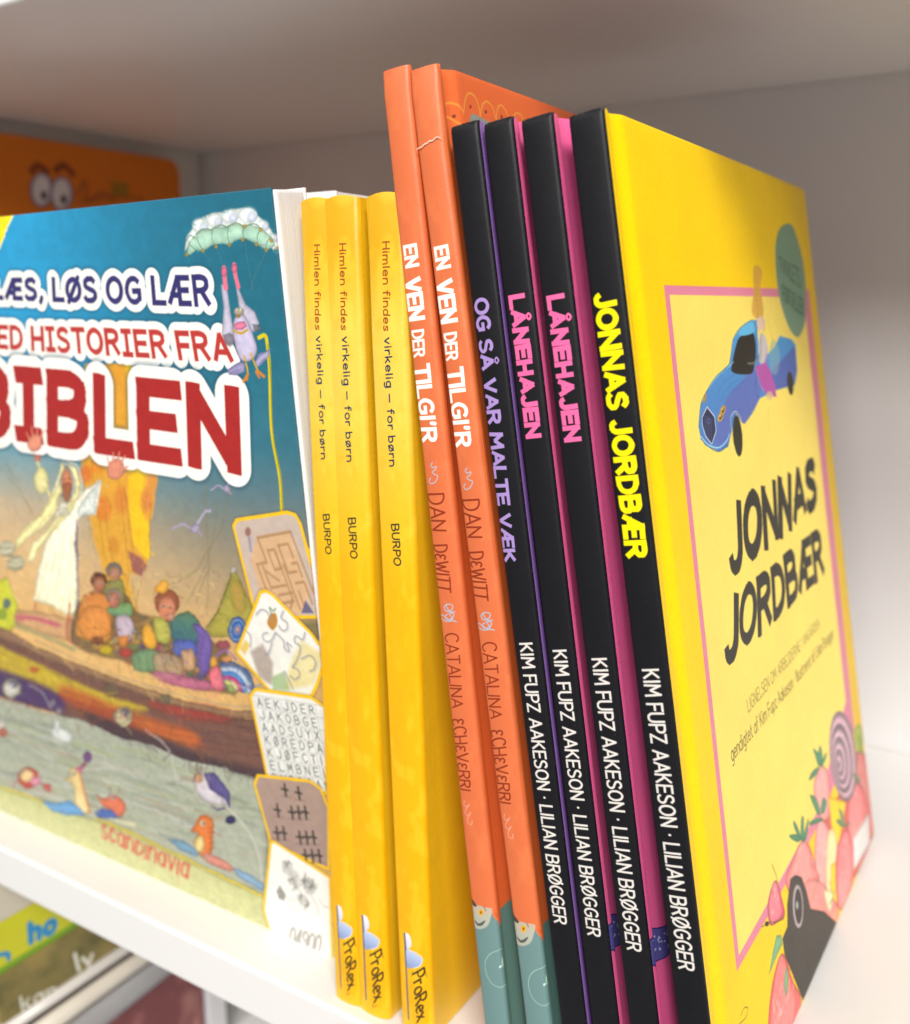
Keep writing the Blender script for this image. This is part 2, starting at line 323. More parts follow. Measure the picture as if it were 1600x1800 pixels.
def orange_spine():
    x0, d = ORA[1]; t = Tex(spine_plane(x0, d, OT, OH), SP, '#d66d40')
    m = fbm(t.H, t.W, 50, 3, 14)[..., None]; t.a += (hexc('#f08a52') - t.a) * np.clip((m - .45) * .8, 0, .35)
    w = '#fbf4ee'
    t.text("EN", ('L', .006, .0262, 1.0725, .006, .0270, 1.0460), w, wt=.19, jit=.02, cap='sq')
    t.text("VEN", ('L', .0015, .0277, 1.0350, .0020, .0270, .9850), w, wt=.2, jit=.02, cap='sq')
    t.text("DER", ('L', .0050, .0237, .9745, .0032, .0215, .9425), w, wt=.155, jit=.02, cap='sq')
    t.text("TILGI'R", ('L', .0018, .0265, .9345, .0018, .0266, .8410), w, wt=.19, jit=.02, cap='sq', gap=1.5)
    bl = '#a9b4c8'
    t.line([(822, 822), (819, 827), (823, 831), (829, 829), (828, 834), (822, 839), (826, 843), (832, 846), (828, 856), (820, 860), (816, 855), (819, 850)], 1.3, bl)
    br = '#8a3012'
    t.text("DAN", [(811, 878), (844, 876), (822, 945), (850, 946)], br, wt=.095, jit=.03)
    t.text("DɛWITT", [(823, 970), (851, 968), (833, 1053), (860, 1056)], br, wt=.1, jit=.03)
    t.line([(850, 1077), (846, 1083), (851, 1089), (860, 1086), (862, 1079), (856, 1076), (850, 1079), (857, 1089), (866, 1090)], 1.5, bl)
    t.line([(853, 1094), (848, 1099), (853, 1104), (862, 1101), (864, 1094), (856, 1092), (862, 1104), (850, 1107), (838, 1101), (842, 1096), (856, 1104), (869, 1107)], 1.5, bl)
    t.text("CATALINA", [(846, 1129), (873, 1127), (862, 1263), (884, 1264)], br, wt=.095, jit=.03)
    t.text("ɛCHɛVɛRRI", [(860, 1284), (889, 1279), (879, 1412), (900, 1414)], br, wt=.1, jit=.03)
    t.line([(888, 1430), (887, 1438), (892, 1441), (897, 1437), (891, 1446), (889, 1453), (895, 1457), (900, 1452), (894, 1463), (896, 1471), (902, 1473), (903, 1466)], 1.2, '#e09c86')
    # an owl-like face above teal ground
    teal = '#6b8a88'
    t.poly([(886, 1612), (915, 1638), (944, 1632), (966, 1683), (990, 1682), (1020, 1860), (905, 1860)], teal)
    t.poly([(894, 1560), (975, 1560), (990, 1690), (966, 1686), (940, 1634), (905, 1622), (899, 1615)], '#da6f41')
    t.line([(944, 1634), (966, 1684)], 1.2, '#c96336', smooth=False)
    t.poly([(901, 1613), (912, 1618), (926, 1622), (940, 1626), (939, 1640), (934, 1655), (922, 1662), (908, 1659), (902, 1640)], '#b9b6a4', smooth=True, soft=2.5, tex=.2)
    t.poly([(899, 1606), (906, 1612), (913, 1620), (908, 1622), (900, 1616)], '#4a4038', smooth=True, soft=1.5)
    t.dot((921, 1632), 4.6, 6.4, '#e3a62a'); t.dot((921, 1632), 1.9, 2.7, '#8a5a16')
    t.line([(926, 1621), (930, 1629)], 1, '#5c5044')
    t.poly([(908, 1646), (917, 1652), (929, 1646), (924, 1655), (914, 1656)], '#555a58', smooth=True)
    t.line([(968, 1690), (960, 1700), (940, 1706), (930, 1722), (933, 1745), (945, 1762), (962, 1768), (972, 1750)], .8, '#a5cbb4')
    t.line([(957, 1700), (958, 1730), (966, 1750), (976, 1748)], .8, '#a5cbb4')
    t.dot((956, 1732), 1.6, 2.2, '#cfe0d4')
    t.text("C", [(941, 1885), (966, 1880), (945, 1910), (971, 1912)], '#f2f4ee', wt=.16)
    t.line([(720, 262), (760, 236), (775, 238), (790, 243)], .7, '#f0b89c', .0)
    return t

AUTH = dict(col='#ded8d0', wt=.13)
def black_spine(title, quad, col, wt, jit):
    x0, d = BLK[3] if title.startswith('JON') else (BLK[0] if title.startswith('OG') else BLK[2])
    t = Tex(spine_plane(x0, d, BT, BH), SP, '#131216')
    m = fbm(t.H, t.W, 70, 4, 21)[..., None]; t.a += (m - .5) * .015
    t.text(title, quad, col, wt=wt, cap='sq', jit=jit, seed=11, gap=1.3)
    x0, d = BLK[3]; t.pl = spine_plane(x0, d, BT, BH)
    t.text("KIM FUPZ AAKESON · LILIAN BRØGGER", [(1128, 1176), (1156, 1175), (1191.5, 1702), (1220, 1708)], AUTH['col'], wt=.13, cap='sq', out=[('#5d5c5c', .03, .8, 2.5)])
    r = random.Random(len(title))
    t.local = True
    for _ in range(22): t.dot((r.uniform(.003, BT - .003), r.uniform(.1, BH)), .0003, .0003, '#8c8c8c', r.uniform(.3, .9))
    for _ in range(40):      # rubbed ends and joints
        t.dot((r.uniform(0, BT), BH - abs(r.gauss(0, .0012))), r.uniform(.0003, .0012), .0005, '#6e6a68', r.uniform(.2, .7))
    for _ in range(60):
        t.dot((r.choice([.0006, BT - .0006]), r.uniform(0, BH)), .0003, r.uniform(.0004, .003), '#55504e', r.uniform(.15, .5))
    return t

# ---------------------------------------------------------------- front cover of the yellow book
JP = Plane(np.array([-0.2133, 1.8326, -1.]) - np.array([0, .874, 0]), np.array([0, 1., 0]), np.array([-.1763, 0, .9843]), .874, 1.2105)
def strawberry(t, pts, c1, c2, seeds, leaf=None, lc='#4f8c66'):
    c1 = hexc(c1) * np.array([.97, .78, .8], np.float32); c2 = hexc(c2) * np.array([.97, .84, .84], np.float32)
    t.poly(pts, c1, smooth=True, col2=c2, soft=1.6); t.line(pts, 1.6, '#9c3a44', .6, closed=True)
    t.poly([((p[0] * .72 + pts[0][0] * .28), p[1]) for p in pts], '#f8d0c8', .4, smooth=True, soft=8, tex=.5)
    P = np.array(pts); r = random.Random(int(pts[0][0])); c = P.mean(0); sz = P.max(0) - P.min(0)
    for _ in range(seeds * 2):
        x = c[0] + r.uniform(-.32, .32) * sz[0]; y = c[1] + r.uniform(-.42, .38) * sz[1]
        t.line([(x, y), (x + r.uniform(-1, 1), y + sz[1] * .06)], 1.9, r.choice(['#fbe6d2', '#fff2e0', '#c4485a']), .75)
    for lf in (leaf or []): t.poly(lf, lc, smooth=True, soft=1.4)

def jonnas_cover():
    t = Tex(JP, 1500, '#fcd000')
    # pale panel in a pink frame
    fr = [(1172, 506), (1398, 511), (1402, 560), (1450, 880), (1497, 1195), (1520, 1330), (1330, 1705), (1316, 1724)]
    t.poly([(1170, 505), (1422, 512), (1503, 1290), (1450, 1448), (1314, 1722)], '#e2869e')
    t.poly([(1180, 522), (1413, 526), (1488, 1240), (1440, 1440), (1317, 1693)], '#fbe06a')
    m = fbm(t.H, t.W, 18, 12, 31)[..., None]
    # the open car
    t.poly([(1233, 756), (1236, 716), (1247, 690), (1262, 666), (1284, 644), (1290, 600), (1303, 580), (1319, 567), (1331, 566), (1336, 640), (1362, 614), (1371, 594), (1392, 600), (1399, 610), (1402, 655), (1398, 680), (1366, 690), (1337, 705), (1312, 750), (1308, 748), (1297, 732), (1288, 770), (1284, 790), (1268, 799), (1245, 788), (1237, 776)], '#4b9fd6', col2='#4f78be', soft=1.6)
    t.poly([(1336, 650), (1338, 700), (1312, 748), (1296, 728), (1288, 735), (1286, 760), (1280, 780), (1266, 790), (1262, 770), (1276, 715), (1300, 680)], '#5f6fb8', .9, soft=4, smooth=True)
    t.poly([(1360, 650), (1372, 640), (1397, 612), (1402, 655), (1398, 680), (1366, 690), (1350, 694)], '#5567b0', .9, soft=2)
    t.poly([(1288, 650), (1296, 610), (1304, 595), (1324, 588), (1330, 620), (1326, 655), (1318, 662), (1300, 662), (1290, 658)], '#26231c', soft=2, smooth=True)
    t.poly([(1300, 590), (1308, 575), (1322, 568), (1328, 586), (1310, 594)], '#63b8e4', soft=2, smooth=True)
    t.line([(1328, 572), (1332, 640), (1330, 690), (1336, 706)], 2.6, '#3a5f92', soft=1.5)
    t.line([(1247, 690), (1262, 668), (1284, 648), (1292, 640)], 1.6, '#a9dcf2', .7)
    for q in ([(1262, 700), (1276, 676), (1296, 660)], [(1268, 712), (1284, 684), (1306, 668)], [(1278, 708), (1292, 688), (1318, 668)]): t.line(q, 1.2, '#3f6fae', .7)
    t.poly([(1239, 738), (1247, 722), (1259, 738), (1262, 762), (1256, 785), (1248, 775), (1241, 755)], '#2c3050', soft=1.3)
    t.line([(1239, 738), (1247, 720), (1260, 737), (1263, 762), (1256, 786), (1245, 772), (1239, 752)], 1.6, '#d8d8e2', closed=True, smooth=False)
    for k in range(5): t.line([(1243 + 3 * k, 735 + k), (1245 + 2.6 * k, 770 + 3 * k)], .8, '#6a74a8')
    t.dot((1250, 745), 3, 5, '#5a64a0'); t.dot((1250, 745), 1.6, 2.6, '#1c1e30')
    t.line([(1237, 772), (1250, 787), (1268, 792), (1281, 780), (1286, 768)], 2, '#9fd4f0')
    for q in ((1270, 738), (1274, 726)):
        t.dot(q, 4.5, 9, '#c69a3e', rot=.3); t.dot((q[0] + .5, q[1]), 2, 5, '#5e4312', rot=.3); t.dot((q[0] - .5, q[1] - 2), 1, 2, '#f3dc8c')
    t.dot((1243, 705), 2.2, 9, '#b28a3a', rot=.2)
    t.line([(1233, 756), (1236, 716), (1247, 690), (1262, 666), (1284, 644), (1290, 602), (1303, 580), (1324, 566)], 1.2, '#2f5c7c', .8)
    t.line([(1237, 776), (1250, 790), (1268, 799), (1284, 788)], 1.2, '#2f5c7c', .8)
    t.dot((1300, 771), 8, 37, '#2b2a1c', rot=-.09, soft=1.6); t.line([(1293, 748), (1291, 775), (1300, 802)], 1.2, '#4c4a34', .8)
    t.line([(1289, 760), (1288, 738), (1297, 728), (1307, 744)], 1.4, '#e6dcb0', .8)
    t.dot((1390, 678), 5.5, 21, '#2e2c22', rot=-.08, soft=2)
    # passenger: tall fair hair, grey top, purple trousers
    t.poly([(1324, 476), (1331, 470), (1339, 480), (1337, 510), (1342, 545), (1340, 562), (1328, 562), (1322, 548), (1325, 515)], '#d8a546', smooth=True, soft=4, tex=.25)
    t.line([(1330, 480), (1330, 520), (1333, 555)], 2.2, '#c08728', .5, soft=4)
    t.dot((1338, 572), 7, 13, '#e2c2ac', soft=3)
    t.line([(1333, 556), (1330, 572), (1336, 590)], 1.2, '#8a7a70'); t.line([(1340, 560), (1345, 575), (1342, 588)], 1.2, '#a08c80')
    t.poly([(1337, 590), (1346, 596), (1350, 616), (1347, 640), (1339, 645), (1334, 620)], '#c8c0c0', smooth=True, soft=2.5)
    t.line([(1339, 592), (1337, 615), (1338, 632), (1327, 642), (1316, 643)], 2.6, '#8c8886', .8, soft=2)
    t.line([(1338, 600), (1338, 624), (1326, 638)], 1, '#3c3834')
    t.poly([(1329, 648), (1345, 642), (1350, 612), (1347, 640), (1355, 658), (1363, 682), (1366, 702), (1352, 700), (1340, 684)], '#b152a2', smooth=False, soft=3)
    t.poly([(1331, 650), (1350, 648), (1360, 672), (1364, 690), (1350, 698), (1338, 676)], '#b455a6', smooth=True, soft=2.5)
    t.line([(1331, 652), (1336, 676), (1344, 692)], 1.2, '#e2b8dc', .8)
    t.poly([(1360, 600), (1372, 628), (1366, 662), (1356, 655), (1352, 625)], '#93b4b4', .5, smooth=True, soft=6)
    t.line([(1348, 560), (1356, 590), (1358, 620)], .8, '#8c8046', .7, soft=3)
    t.line([(1352, 720), (1352, 740), (1354, 762)], .9, '#8e9850', .7, soft=3)
    t.dot((1354, 700), 6, 8, '#dcbc8a', .8, soft=4)
    # round green sticker print at the fore edge
    e = [(1382, 396), (1393, 400), (1404, 430), (1412, 465), (1416, 500), (1417, 540), (1415, 570), (1409, 588), (1402, 596), (1391, 586), (1378, 555), (1368, 515), (1363, 470), (1363, 430), (1370, 405)]
    t.poly(e, '#7b9a80', smooth=True, soft=2)
    t.text("TVIVLETS", [(1369, 478), (1368, 452), (1408, 512), (1406, 474)], '#4d6c58', wt=.15, cap='sq')
    t.text("FORTÆLLER", [(1376, 532), (1374, 502), (1414, 562), (1411, 527)], '#4d6c58', wt=.15, cap='sq')
    # title
    k = '#2e2b22'
    t.text("JONNAS", [(1290, 1029), (1282, 892), (1437, 898), (1434, 808)], k, wt=.225, cap='sq', jit=.085, seed=4, gap=1.4)
    t.text("JORDBÆR", [(1283, 1183), (1284, 1062), (1452, 1014), (1442, 932)], k, wt=.215, cap='sq', jit=.085, seed=9, gap=1.3)
    # sub-titles run uphill along the cover
    t.text("LIGNELSEN OM ARBEJDERNE I VINGÅRDEN", [(1325, 1262), (1321, 1238), (1444, 1108), (1441, 1092)], '#8b8034', wt=.1)
    t.text("gendigtet af Kim Fupz Aakeson · Illustreret af Lilian Brøgger", [(1299, 1350), (1295, 1322), (1468, 1126), (1464, 1108)], '#6f6426', wt=.1)
    t.rim = .26
    # fruit, leaves, snail and bird along the foot
    t.poly([(1512, 1330), (1535, 1480), (1500, 1560), (1460, 1620), (1440, 1500), (1470, 1420), (1492, 1380)], '#c8505c', smooth=True, soft=5, tex=.3)
    strawberry(t, [(1508, 1335), (1524, 1342), (1534, 1420), (1534, 1478), (1520, 1470), (1508, 1420)], '#d8786c', '#e88c80', 6)
    strawberry(t, [(1500, 1390), (1516, 1390), (1526, 1430), (1520, 1475), (1502, 1500), (1492, 1450)], '#e07078', '#ec9088', 8)
    strawberry(t, [(1448, 1355), (1459, 1366), (1464, 1400), (1464, 1440), (1452, 1452), (1440, 1420), (1436, 1385)], '#f3c4bc', '#f0a09a', 8,
               [[(1443, 1354), (1437, 1335), (1434, 1324), (1443, 1332), (1446, 1350)], [(1445, 1352), (1443, 1330), (1446, 1318), (1450, 1335), (1448, 1352)], [(1446, 1352), (1456, 1330), (1456, 1340), (1450, 1354)], [(1442, 1356), (1432, 1366), (1428, 1380), (1438, 1372), (1444, 1358)]])
    t.poly([(1461, 1408), (1490, 1418), (1478, 1500), (1466, 1460)], '#f5cb22', soft=2)
    strawberry(t, [(1446, 1450), (1460, 1462), (1464, 1500), (1460, 1560), (1450, 1580), (1440, 1540), (1440, 1480)], '#f0c0bc', '#f0b4a8', 10,
               [[(1447, 1446), (1432, 1452), (1430, 1460), (1442, 1456), (1452, 1450)], [(1443, 1440), (1434, 1420), (1430, 1406), (1440, 1412), (1448, 1438)], [(1448, 1430), (1452, 1410), (1458, 1420), (1452, 1440)]])
    t.poly([(1462, 1470), (1474, 1480), (1476, 1560), (1462, 1600), (1458, 1540)], '#f4d8a0', smooth=True, soft=3)
    t.poly([(1466, 1530), (1478, 1520), (1480, 1600), (1466, 1590)], '#f5cb22', soft=3)
    strawberry(t, [(1488, 1468), (1498, 1478), (1504, 1520), (1500, 1570), (1482, 1610), (1474, 1560), (1476, 1500)], '#e8707c', '#f09a94', 12,
               [[(1482, 1462), (1474, 1452), (1478, 1448), (1486, 1456)], [(1484, 1458), (1478, 1430), (1484, 1436), (1488, 1458)], [(1486, 1462), (1496, 1452), (1494, 1460)]], '#6c9468')
    strawberry(t, [(1415, 1492), (1428, 1492), (1440, 1530), (1450, 1580), (1440, 1620), (1410, 1600), (1392, 1560), (1402, 1525)], '#eda49a', '#f0948c', 14,
               [[(1411, 1490), (1400, 1484), (1397, 1478), (1408, 1476), (1416, 1484)], [(1413, 1484), (1404, 1462), (1404, 1452), (1411, 1464), (1417, 1484)], [(1416, 1484), (1416, 1450), (1420, 1446), (1421, 1484)], [(1420, 1484), (1427, 1448), (1428, 1460), (1424, 1486)]])
    t.line([(1424, 1490), (1440, 1464)], 4, '#e8949c', smooth=False)
    t.poly([(1425, 1560), (1450, 1560), (1476, 1600), (1478, 1640), (1440, 1640), (1420, 1600)], '#ea928c', smooth=True, soft=4, tex=.2)
    t.poly([(1456, 1575), (1470, 1580), (1466, 1612), (1460, 1600)], '#e8e4b4', smooth=True, soft=3)
    for q in ([(1465, 1560), (1470, 1585), (1464, 1600)], [(1480, 1560), (1472, 1580), (1468, 1592)], [(1444, 1554), (1440, 1575), (1437, 1592)]): t.line(q, 2.6, '#7c7c48', .8, soft=2)
    # snail shell
    t.dot((1484, 1337), 22, 81, '#8b7480', rot=-.09, soft=3)
    for r_, c in ((.92, '#d3abb8'), (.78, '#7c6670'), (.66, '#d8b2be'), (.54, '#86707a'), (.42, '#d8b2be'), (.31, '#8a727c'), (.2, '#d4aebc'), (.09, '#806a74')):
        t.dot((1484 - (1 - r_) * 7, 1337 + (1 - r_) * 16), 22 * r_, 80 * r_, c, rot=-.09, soft=3)
    t.line([(1490, 1268), (1502, 1300), (1505, 1340), (1502, 1390)], 3, '#9a7f8a', .8, soft=3); t.line([(1496, 1275), (1507, 1315), (1508, 1350)], 2, '#5e5058', .7, soft=3)
    t.poly([(1503, 1290), (1512, 1280), (1518, 1310), (1510, 1330), (1505, 1315)], '#a2b548', .9, smooth=True, soft=4)
    t.poly([(1501, 1368), (1508, 1370), (1513, 1384), (1505, 1380)], '#6d8c66', smooth=True, soft=2)
    # bird
    t.poly([(1400, 1555), (1408, 1548), (1418, 1552), (1426, 1575), (1434, 1608), (1456, 1612), (1477, 1632), (1484, 1640), (1424, 1772), (1404, 1720), (1392, 1690), (1388, 1662), (1396, 1640), (1395, 1600)], '#3d3831', soft=1.6)
    t.dot((1413, 1604), 8.6, 39, '#c7b6bc', rot=-.04, soft=1.6); t.dot((1413.5, 1604), 6.4, 32, '#35302c', rot=-.04, soft=1.6); t.dot((1411.5, 1602), 2.2, 8, '#b9c4c4', .9, rot=-.04, soft=3)
    # berry held by the ant, leaf, lower berry
    strawberry(t, [(1371, 1564), (1378, 1562), (1386, 1590), (1391, 1618), (1380, 1632), (1367, 1636), (1363, 1600)], '#e88496', '#d8607e', 6)
    t.line([(1369, 1531), (1376, 1550), (1380, 1568)], 2.8, '#b3982a', soft=2); t.line([(1391, 1612), (1389, 1626), (1372, 1634)], 1.6, '#4a3a18')
    t.dot((1362, 1636), 3.4, 4.6, '#3a2c1a'); t.line([(1354, 1642), (1362, 1636), (1370, 1632)], 1, '#3a2c1a')
    t.poly([(1378, 1656), (1386, 1655), (1388, 1672), (1380, 1690), (1367, 1728), (1372, 1690)], '#79ae80', soft=1.5)
    strawberry(t, [(1384, 1694), (1394, 1696), (1406, 1736), (1421, 1772), (1410, 1830), (1380, 1870), (1368, 1830), (1372, 1750)], '#e4706c', '#ee8480', 16)
    t.poly([(1396, 1712), (1399, 1730), (1396, 1765), (1392, 1740)], '#79ae80', smooth=True)
    t.poly([(1502, 1482), (1528, 1436), (1530, 1490), (1504, 1540)], '#ddd8d4', soft=2)
    t.rim = 0.
    t.line([(1322, 1800), (1328, 1786), (1334, 1788), (1330, 1804), (1320, 1815)], 1.6, '#8a7a20')
    t.poly([(1508, 1300), (1512, 1298), (1519, 1330), (1514, 1335)], '#86a052', .8, soft=4)
    t.grain(.05, 5); t.a *= (1 + .05 * (m - .5))
    return t

# ---------------------------------------------------------------- orange front cover (only its top shows)
def orange_cover():
    x0, d = ORA[1]; t = Tex(cover_plane(x0, d, OT, OH, OW), 900, '#e06a34')
    t.local = True; t.poly([(-.01, -.01), (-.01, .205), (.05, .235), (OW, .5), (OW, -.01)], '#5f857c'); t.local = False
    for q in ([(815, 224), (800, 205), (785, 190), (790, 180), (803, 181), (815, 197)], [(815, 199), (818, 175), (825, 164), (836, 172), (842, 190), (844, 205)], [(844, 205), (848, 185), (856, 179), (866, 190), (872, 212)], [(872, 214), (874, 192), (880, 185), (888, 194), (893, 205)], [(900, 207), (908, 199), (916, 204), (918, 210)]):
        t.line(q, 2.2, '#e89a3e')
    t.poly([(826, 210), (829, 200), (836, 202), (862, 216), (850, 232), (824, 240)], '#8a938a')
    for q in ((804, 203), (827, 188), (854, 197), (881, 206)): t.dot(q, 1.8, 3, '#7a3020')
    return t

def swatch(name, base, plane, ribbon=False):
    t = Tex(plane, 700, base)
    if ribbon:
        pass
    return t

def pink_cover():
    x0, d = BLK[2]; t = Tex(cover_plane(x0, d, BT, BH, BW), 1500, '#f5659f')
    # blue ribbon with white dots near the foot
    a, b = [(1138, 1655), (1146, 1648), (1152, 1636), (1160, 1633), (1168, 1628), (1176, 1616), (1190, 1612), (1220, 1600)], [(1220, 1660), (1190, 1668), (1178, 1672), (1172, 1682), (1164, 1690), (1156, 1698), (1148, 1697), (1138, 1702)]
    t.poly(a + b, '#5a559c', soft=1.5)
    t.line(a, 1.4, '#2c2a66'); t.line(b, 1.4, '#2c2a66')
    r = random.Random(2)
    for k in range(26):
        x = r.uniform(1146, 1184); y = 1668 - (x - 1148) * .8 + r.uniform(-16, 16)
        t.dot((x, y), .8, 1.8, '#d8dcf6', .9)
    return t

# ---------------------------------------------------------------- the activity book that faces the shopper
def rig_axes(yaw, lean, tilt):
    ca, sa = math.cos(yaw), math.sin(yaw); cb, sb = math.cos(lean), math.sin(lean); cc, sc = math.cos(tilt), math.sin(tilt)
    return (np.array([[ca, -sa, 0], [sa, ca, 0], [0, 0, 1.]]) @ np.array([[1., 0, 0], [0, cc, -sc], [0, sc, cc]]) @ np.array([[cb, 0, -sb], [0, 1., 0], [sb, 0, cb]]))
BR_ = np.array([-0.8338, 1.0241, -0.9993]); BM = rig_axes(.0070, .0170, .0809); BBH, BBW, BBD = 1.1417, .96, .058
BP = Plane(BR_ - BM[:, 0] * BBW, BM[:, 0], BM[:, 2], BBW, BBH)

def card(t, pts, fill, frame='#f2bf1a', col2=None):
    t.line(pts, 13, '#4a4030', .35, closed=True, smooth=False, soft=9)
    t.line(pts, 10, frame, closed=True, smooth=False, soft=1.5)
    t.poly(pts, fill, soft=2, col2=col2)

def biblen_cover():
    t = Tex(BP, 1400, '#2a96cc')
    # sky: blue at the top left, petrol towards the right, then grey-tan, then ochre
    yy, xx = np.mgrid[0:t.H:8, 0:t.W:8]
    v = 1 - yy / t.H; u = xx / t.W
    stops = [(0, '#2aa6dc', '#1f6478'), (.18, '#2a9cd0', '#1f6678'), (.29, '#4f98b4', '#346e7e'), (.35, '#8ba0a0', '#56727a'), (.41, '#c6b090', '#7e7c6e'), (.48, '#dcb884', '#a8906c'), (.58, '#e0b474', '#cfa466'), (1, '#e8b860', '#e0b060')]
    g = np.zeros(yy.shape + (3,), np.float32)
    k = 1 / (1 + np.exp(-(u - .66) * 9))[..., None]
    for (v0, a0, b0), (v1, a1, b1) in zip(stops, stops[1:]):
        f = np.clip((v - v0) / (v1 - v0), 0, 1)[..., None]
        c = (hexc(a0) * (1 - f) + hexc(a1) * f) * (1 - k) + (hexc(b0) * (1 - f) + hexc(b1) * f) * k
        g = np.where(((v >= v0) & (v <= v1 + 1e-6))[..., None], c, g)
    t.a[:] = np.repeat(np.repeat(g, 8, 0), 8, 1)[:t.H, :t.W]
    sky = fbm(t.H, t.W, 12, 8, 41)[..., None]; t.a *= 1 + .07 * (sky - .5)
    t.poly([(-60, 360), (24, 372), (-4, 440), (-60, 470)], '#f4e41c', soft=1.5)
    t.line([(24, 374), (-3, 440)], 2.5, '#f2ecc0', smooth=False)
    # sail
    t.poly([(135, 760), (150, 640), (215, 640), (252, 650), (262, 700), (278, 820), (272, 880), (262, 930), (263, 980), (245, 1012), (225, 1005), (232, 1050), (250, 1110), (200, 1100), (180, 1000), (165, 950), (150, 870)], '#dd9a2c', soft=2, col2='#dba640')
    t.poly([(222, 640), (250, 650), (252, 760), (262, 860), (262, 985), (236, 960), (226, 900)], '#f3c31e', soft=3, tex=.15)
    t.poly([(262, 800), (276, 830), (270, 890), (258, 920), (246, 890), (252, 850)], '#d98a48', .6, soft=10)
    for p, r1, r2, c in (((150, 835), 12, 16, '#d2662a'), ((212, 880), 12, 24, '#d47a34'), ((182, 895), 14, 22, '#d8742c'), ((245, 760), 9, 40, '#d9781e'), ((258, 880), 8, 20, '#cc7a40'), ((200, 960), 10, 16, '#c9822c'), ((170, 820), 12, 14, '#e08228')):
        t.dot(p, r1, r2, c, .7, soft=12)
    t.poly([(224, 968), (246, 980), (258, 995), (248, 1012), (232, 1005)], '#8e5158', .85, soft=6)
    for q in ([(160, 800), (168, 880), (185, 985)], [(185, 900), (192, 960), (205, 1010)], [(205, 830), (215, 900), (226, 1000), (250, 1105)], [(218, 860), (232, 960), (236, 1010)], [(235, 660), (228, 740), (232, 800)], [(150, 880), (158, 930), (170, 985)], [(265, 880), (262, 930), (264, 980)], [(225, 1010), (222, 1060), (240, 1130)], [(248, 1020), (240, 1060), (235, 1110)]):
        t.line(q, 1.6, '#8a6420', .65, soft=2)
    r = random.Random(3)
    for _ in range(46):
        x = r.uniform(150, 262); y = r.uniform(800, 1000)
        t.line([(x, y), (x + r.uniform(-8, 8), y + r.uniform(10, 36))], 1.3, r.choice(['#a86e1e', '#f0c650', '#c0742a', '#e8b040']), .4, soft=3)
    t.rim = .32
    # mast, ropes
    t.line([(133, 905), (134, 1000), (136, 1110)], 7, '#4a4568', .9, soft=4)
    for q in ([(10, 815), (40, 870), (62, 912)], [(0, 820), (30, 860), (64, 915)], [(300, 1030), (340, 1005), (362, 975), (388, 930), (402, 870), (414, 850)], [(330, 1058), (350, 1020), (372, 960), (382, 880)], [(362, 850), (362, 900), (366, 980), (364, 1080)], [(370, 990), (350, 1040), (345, 1060)]):
        t.line(q, 1.8, '#7d7150', .55, soft=2)
    # gulls
    for (x, y, s_) in ((346, 932, 1.), (400, 862, .7)):
        t.line([(x - 44 * s_, y - 2 * s_), (x - 26 * s_, y - 10 * s_), (x - 8 * s_, y - 2 * s_)], 3.6 * s_, '#a698b4', .9); t.line([(x - 2 * s_, y - 6 * s_), (x + 10 * s_, y - 26 * s_), (x + 24 * s_, y - 34 * s_)], 4 * s_, '#b0a2bc', .9)
        t.dot((x - 2 * s_, y - 2 * s_), 8 * s_, 9 * s_, '#aa9cb8', .9); t.line([(x, y), (x + 8 * s_, y + 10 * s_)], 4 * s_, '#a090aa', .9)
    # robed figure with a pale shawl
    t.poly([(0, 1020), (12, 1015), (30, 1060), (34, 1095), (20, 1110), (22, 1190), (-20, 1180), (-20, 1010)], '#b9c02c', soft=4, tex=.3)
    t.line([(12, 1020), (22, 1045), (34, 1058)], 2, '#ece2a0', .8); t.dot((12, 1062), 7, 9, '#3f5a7c', .8, soft=5); t.dot((4, 1080), 8, 10, '#6c8c34', .7, soft=6)
    t.line([(62, 790), (66, 812), (74, 840), (86, 870)], 9, '#dcd08c', .9, soft=4); t.dot((72, 845), 13, 24, '#d8cf8e', .9, soft=6)
    t.poly([(56, 795), (64, 785), (72, 792), (70, 812), (62, 812)], '#d47c60', soft=3); t.poly([(52, 775), (57, 765), (72, 768), (74, 790), (60, 795)], '#d47860', smooth=True, soft=3)
    t.poly([(105, 800), (112, 808), (130, 812), (138, 840), (142, 875), (132, 890), (120, 870), (100, 880), (92, 900), (98, 860), (105, 830)], '#9aa49c', .8, soft=5, smooth=True)
    t.poly([(106, 885), (125, 885), (150, 862), (178, 842), (176, 870), (168, 905), (150, 906), (136, 915), (132, 960), (136, 1010), (134, 1078), (118, 1082), (92, 1066), (78, 1062), (58, 1056), (66, 1005), (78, 960), (92, 920)], '#efe9d8', soft=2.5, col2='#e9e2bc')
    t.poly([(176, 845), (170, 870), (166, 904), (150, 905), (140, 912), (134, 900), (150, 875)], '#e2e6de', soft=2)
    for k in range(7): t.line([(174 - 5 * k, 848 + 5 * k), (168 - 5 * k, 880 + 3 * k), (164 - 4 * k, 903)], 1.1, '#96a08e', .8)
    for q in ([(98, 965), (90, 1010), (80, 1060)], [(112, 940), (104, 1000), (96, 1064)], [(84, 980), (76, 1020), (66, 1054)], [(124, 950), (122, 1010), (120, 1080)], [(66, 1050), (92, 1064), (118, 1082), (134, 1078)]): t.line(q, 2, '#cfc49c', .8, soft=2.5)
    t.line([(134, 915), (133, 960), (136, 1020), (135, 1075)], 2.5, '#6a6680', .7, soft=3)
    t.dot((117, 848), 10, 23, '#c07a58', soft=2.5, rot=-.12); t.poly([(108, 852), (124, 852), (124, 872), (118, 882), (110, 874)], '#96583a', .8, soft=4, smooth=True)
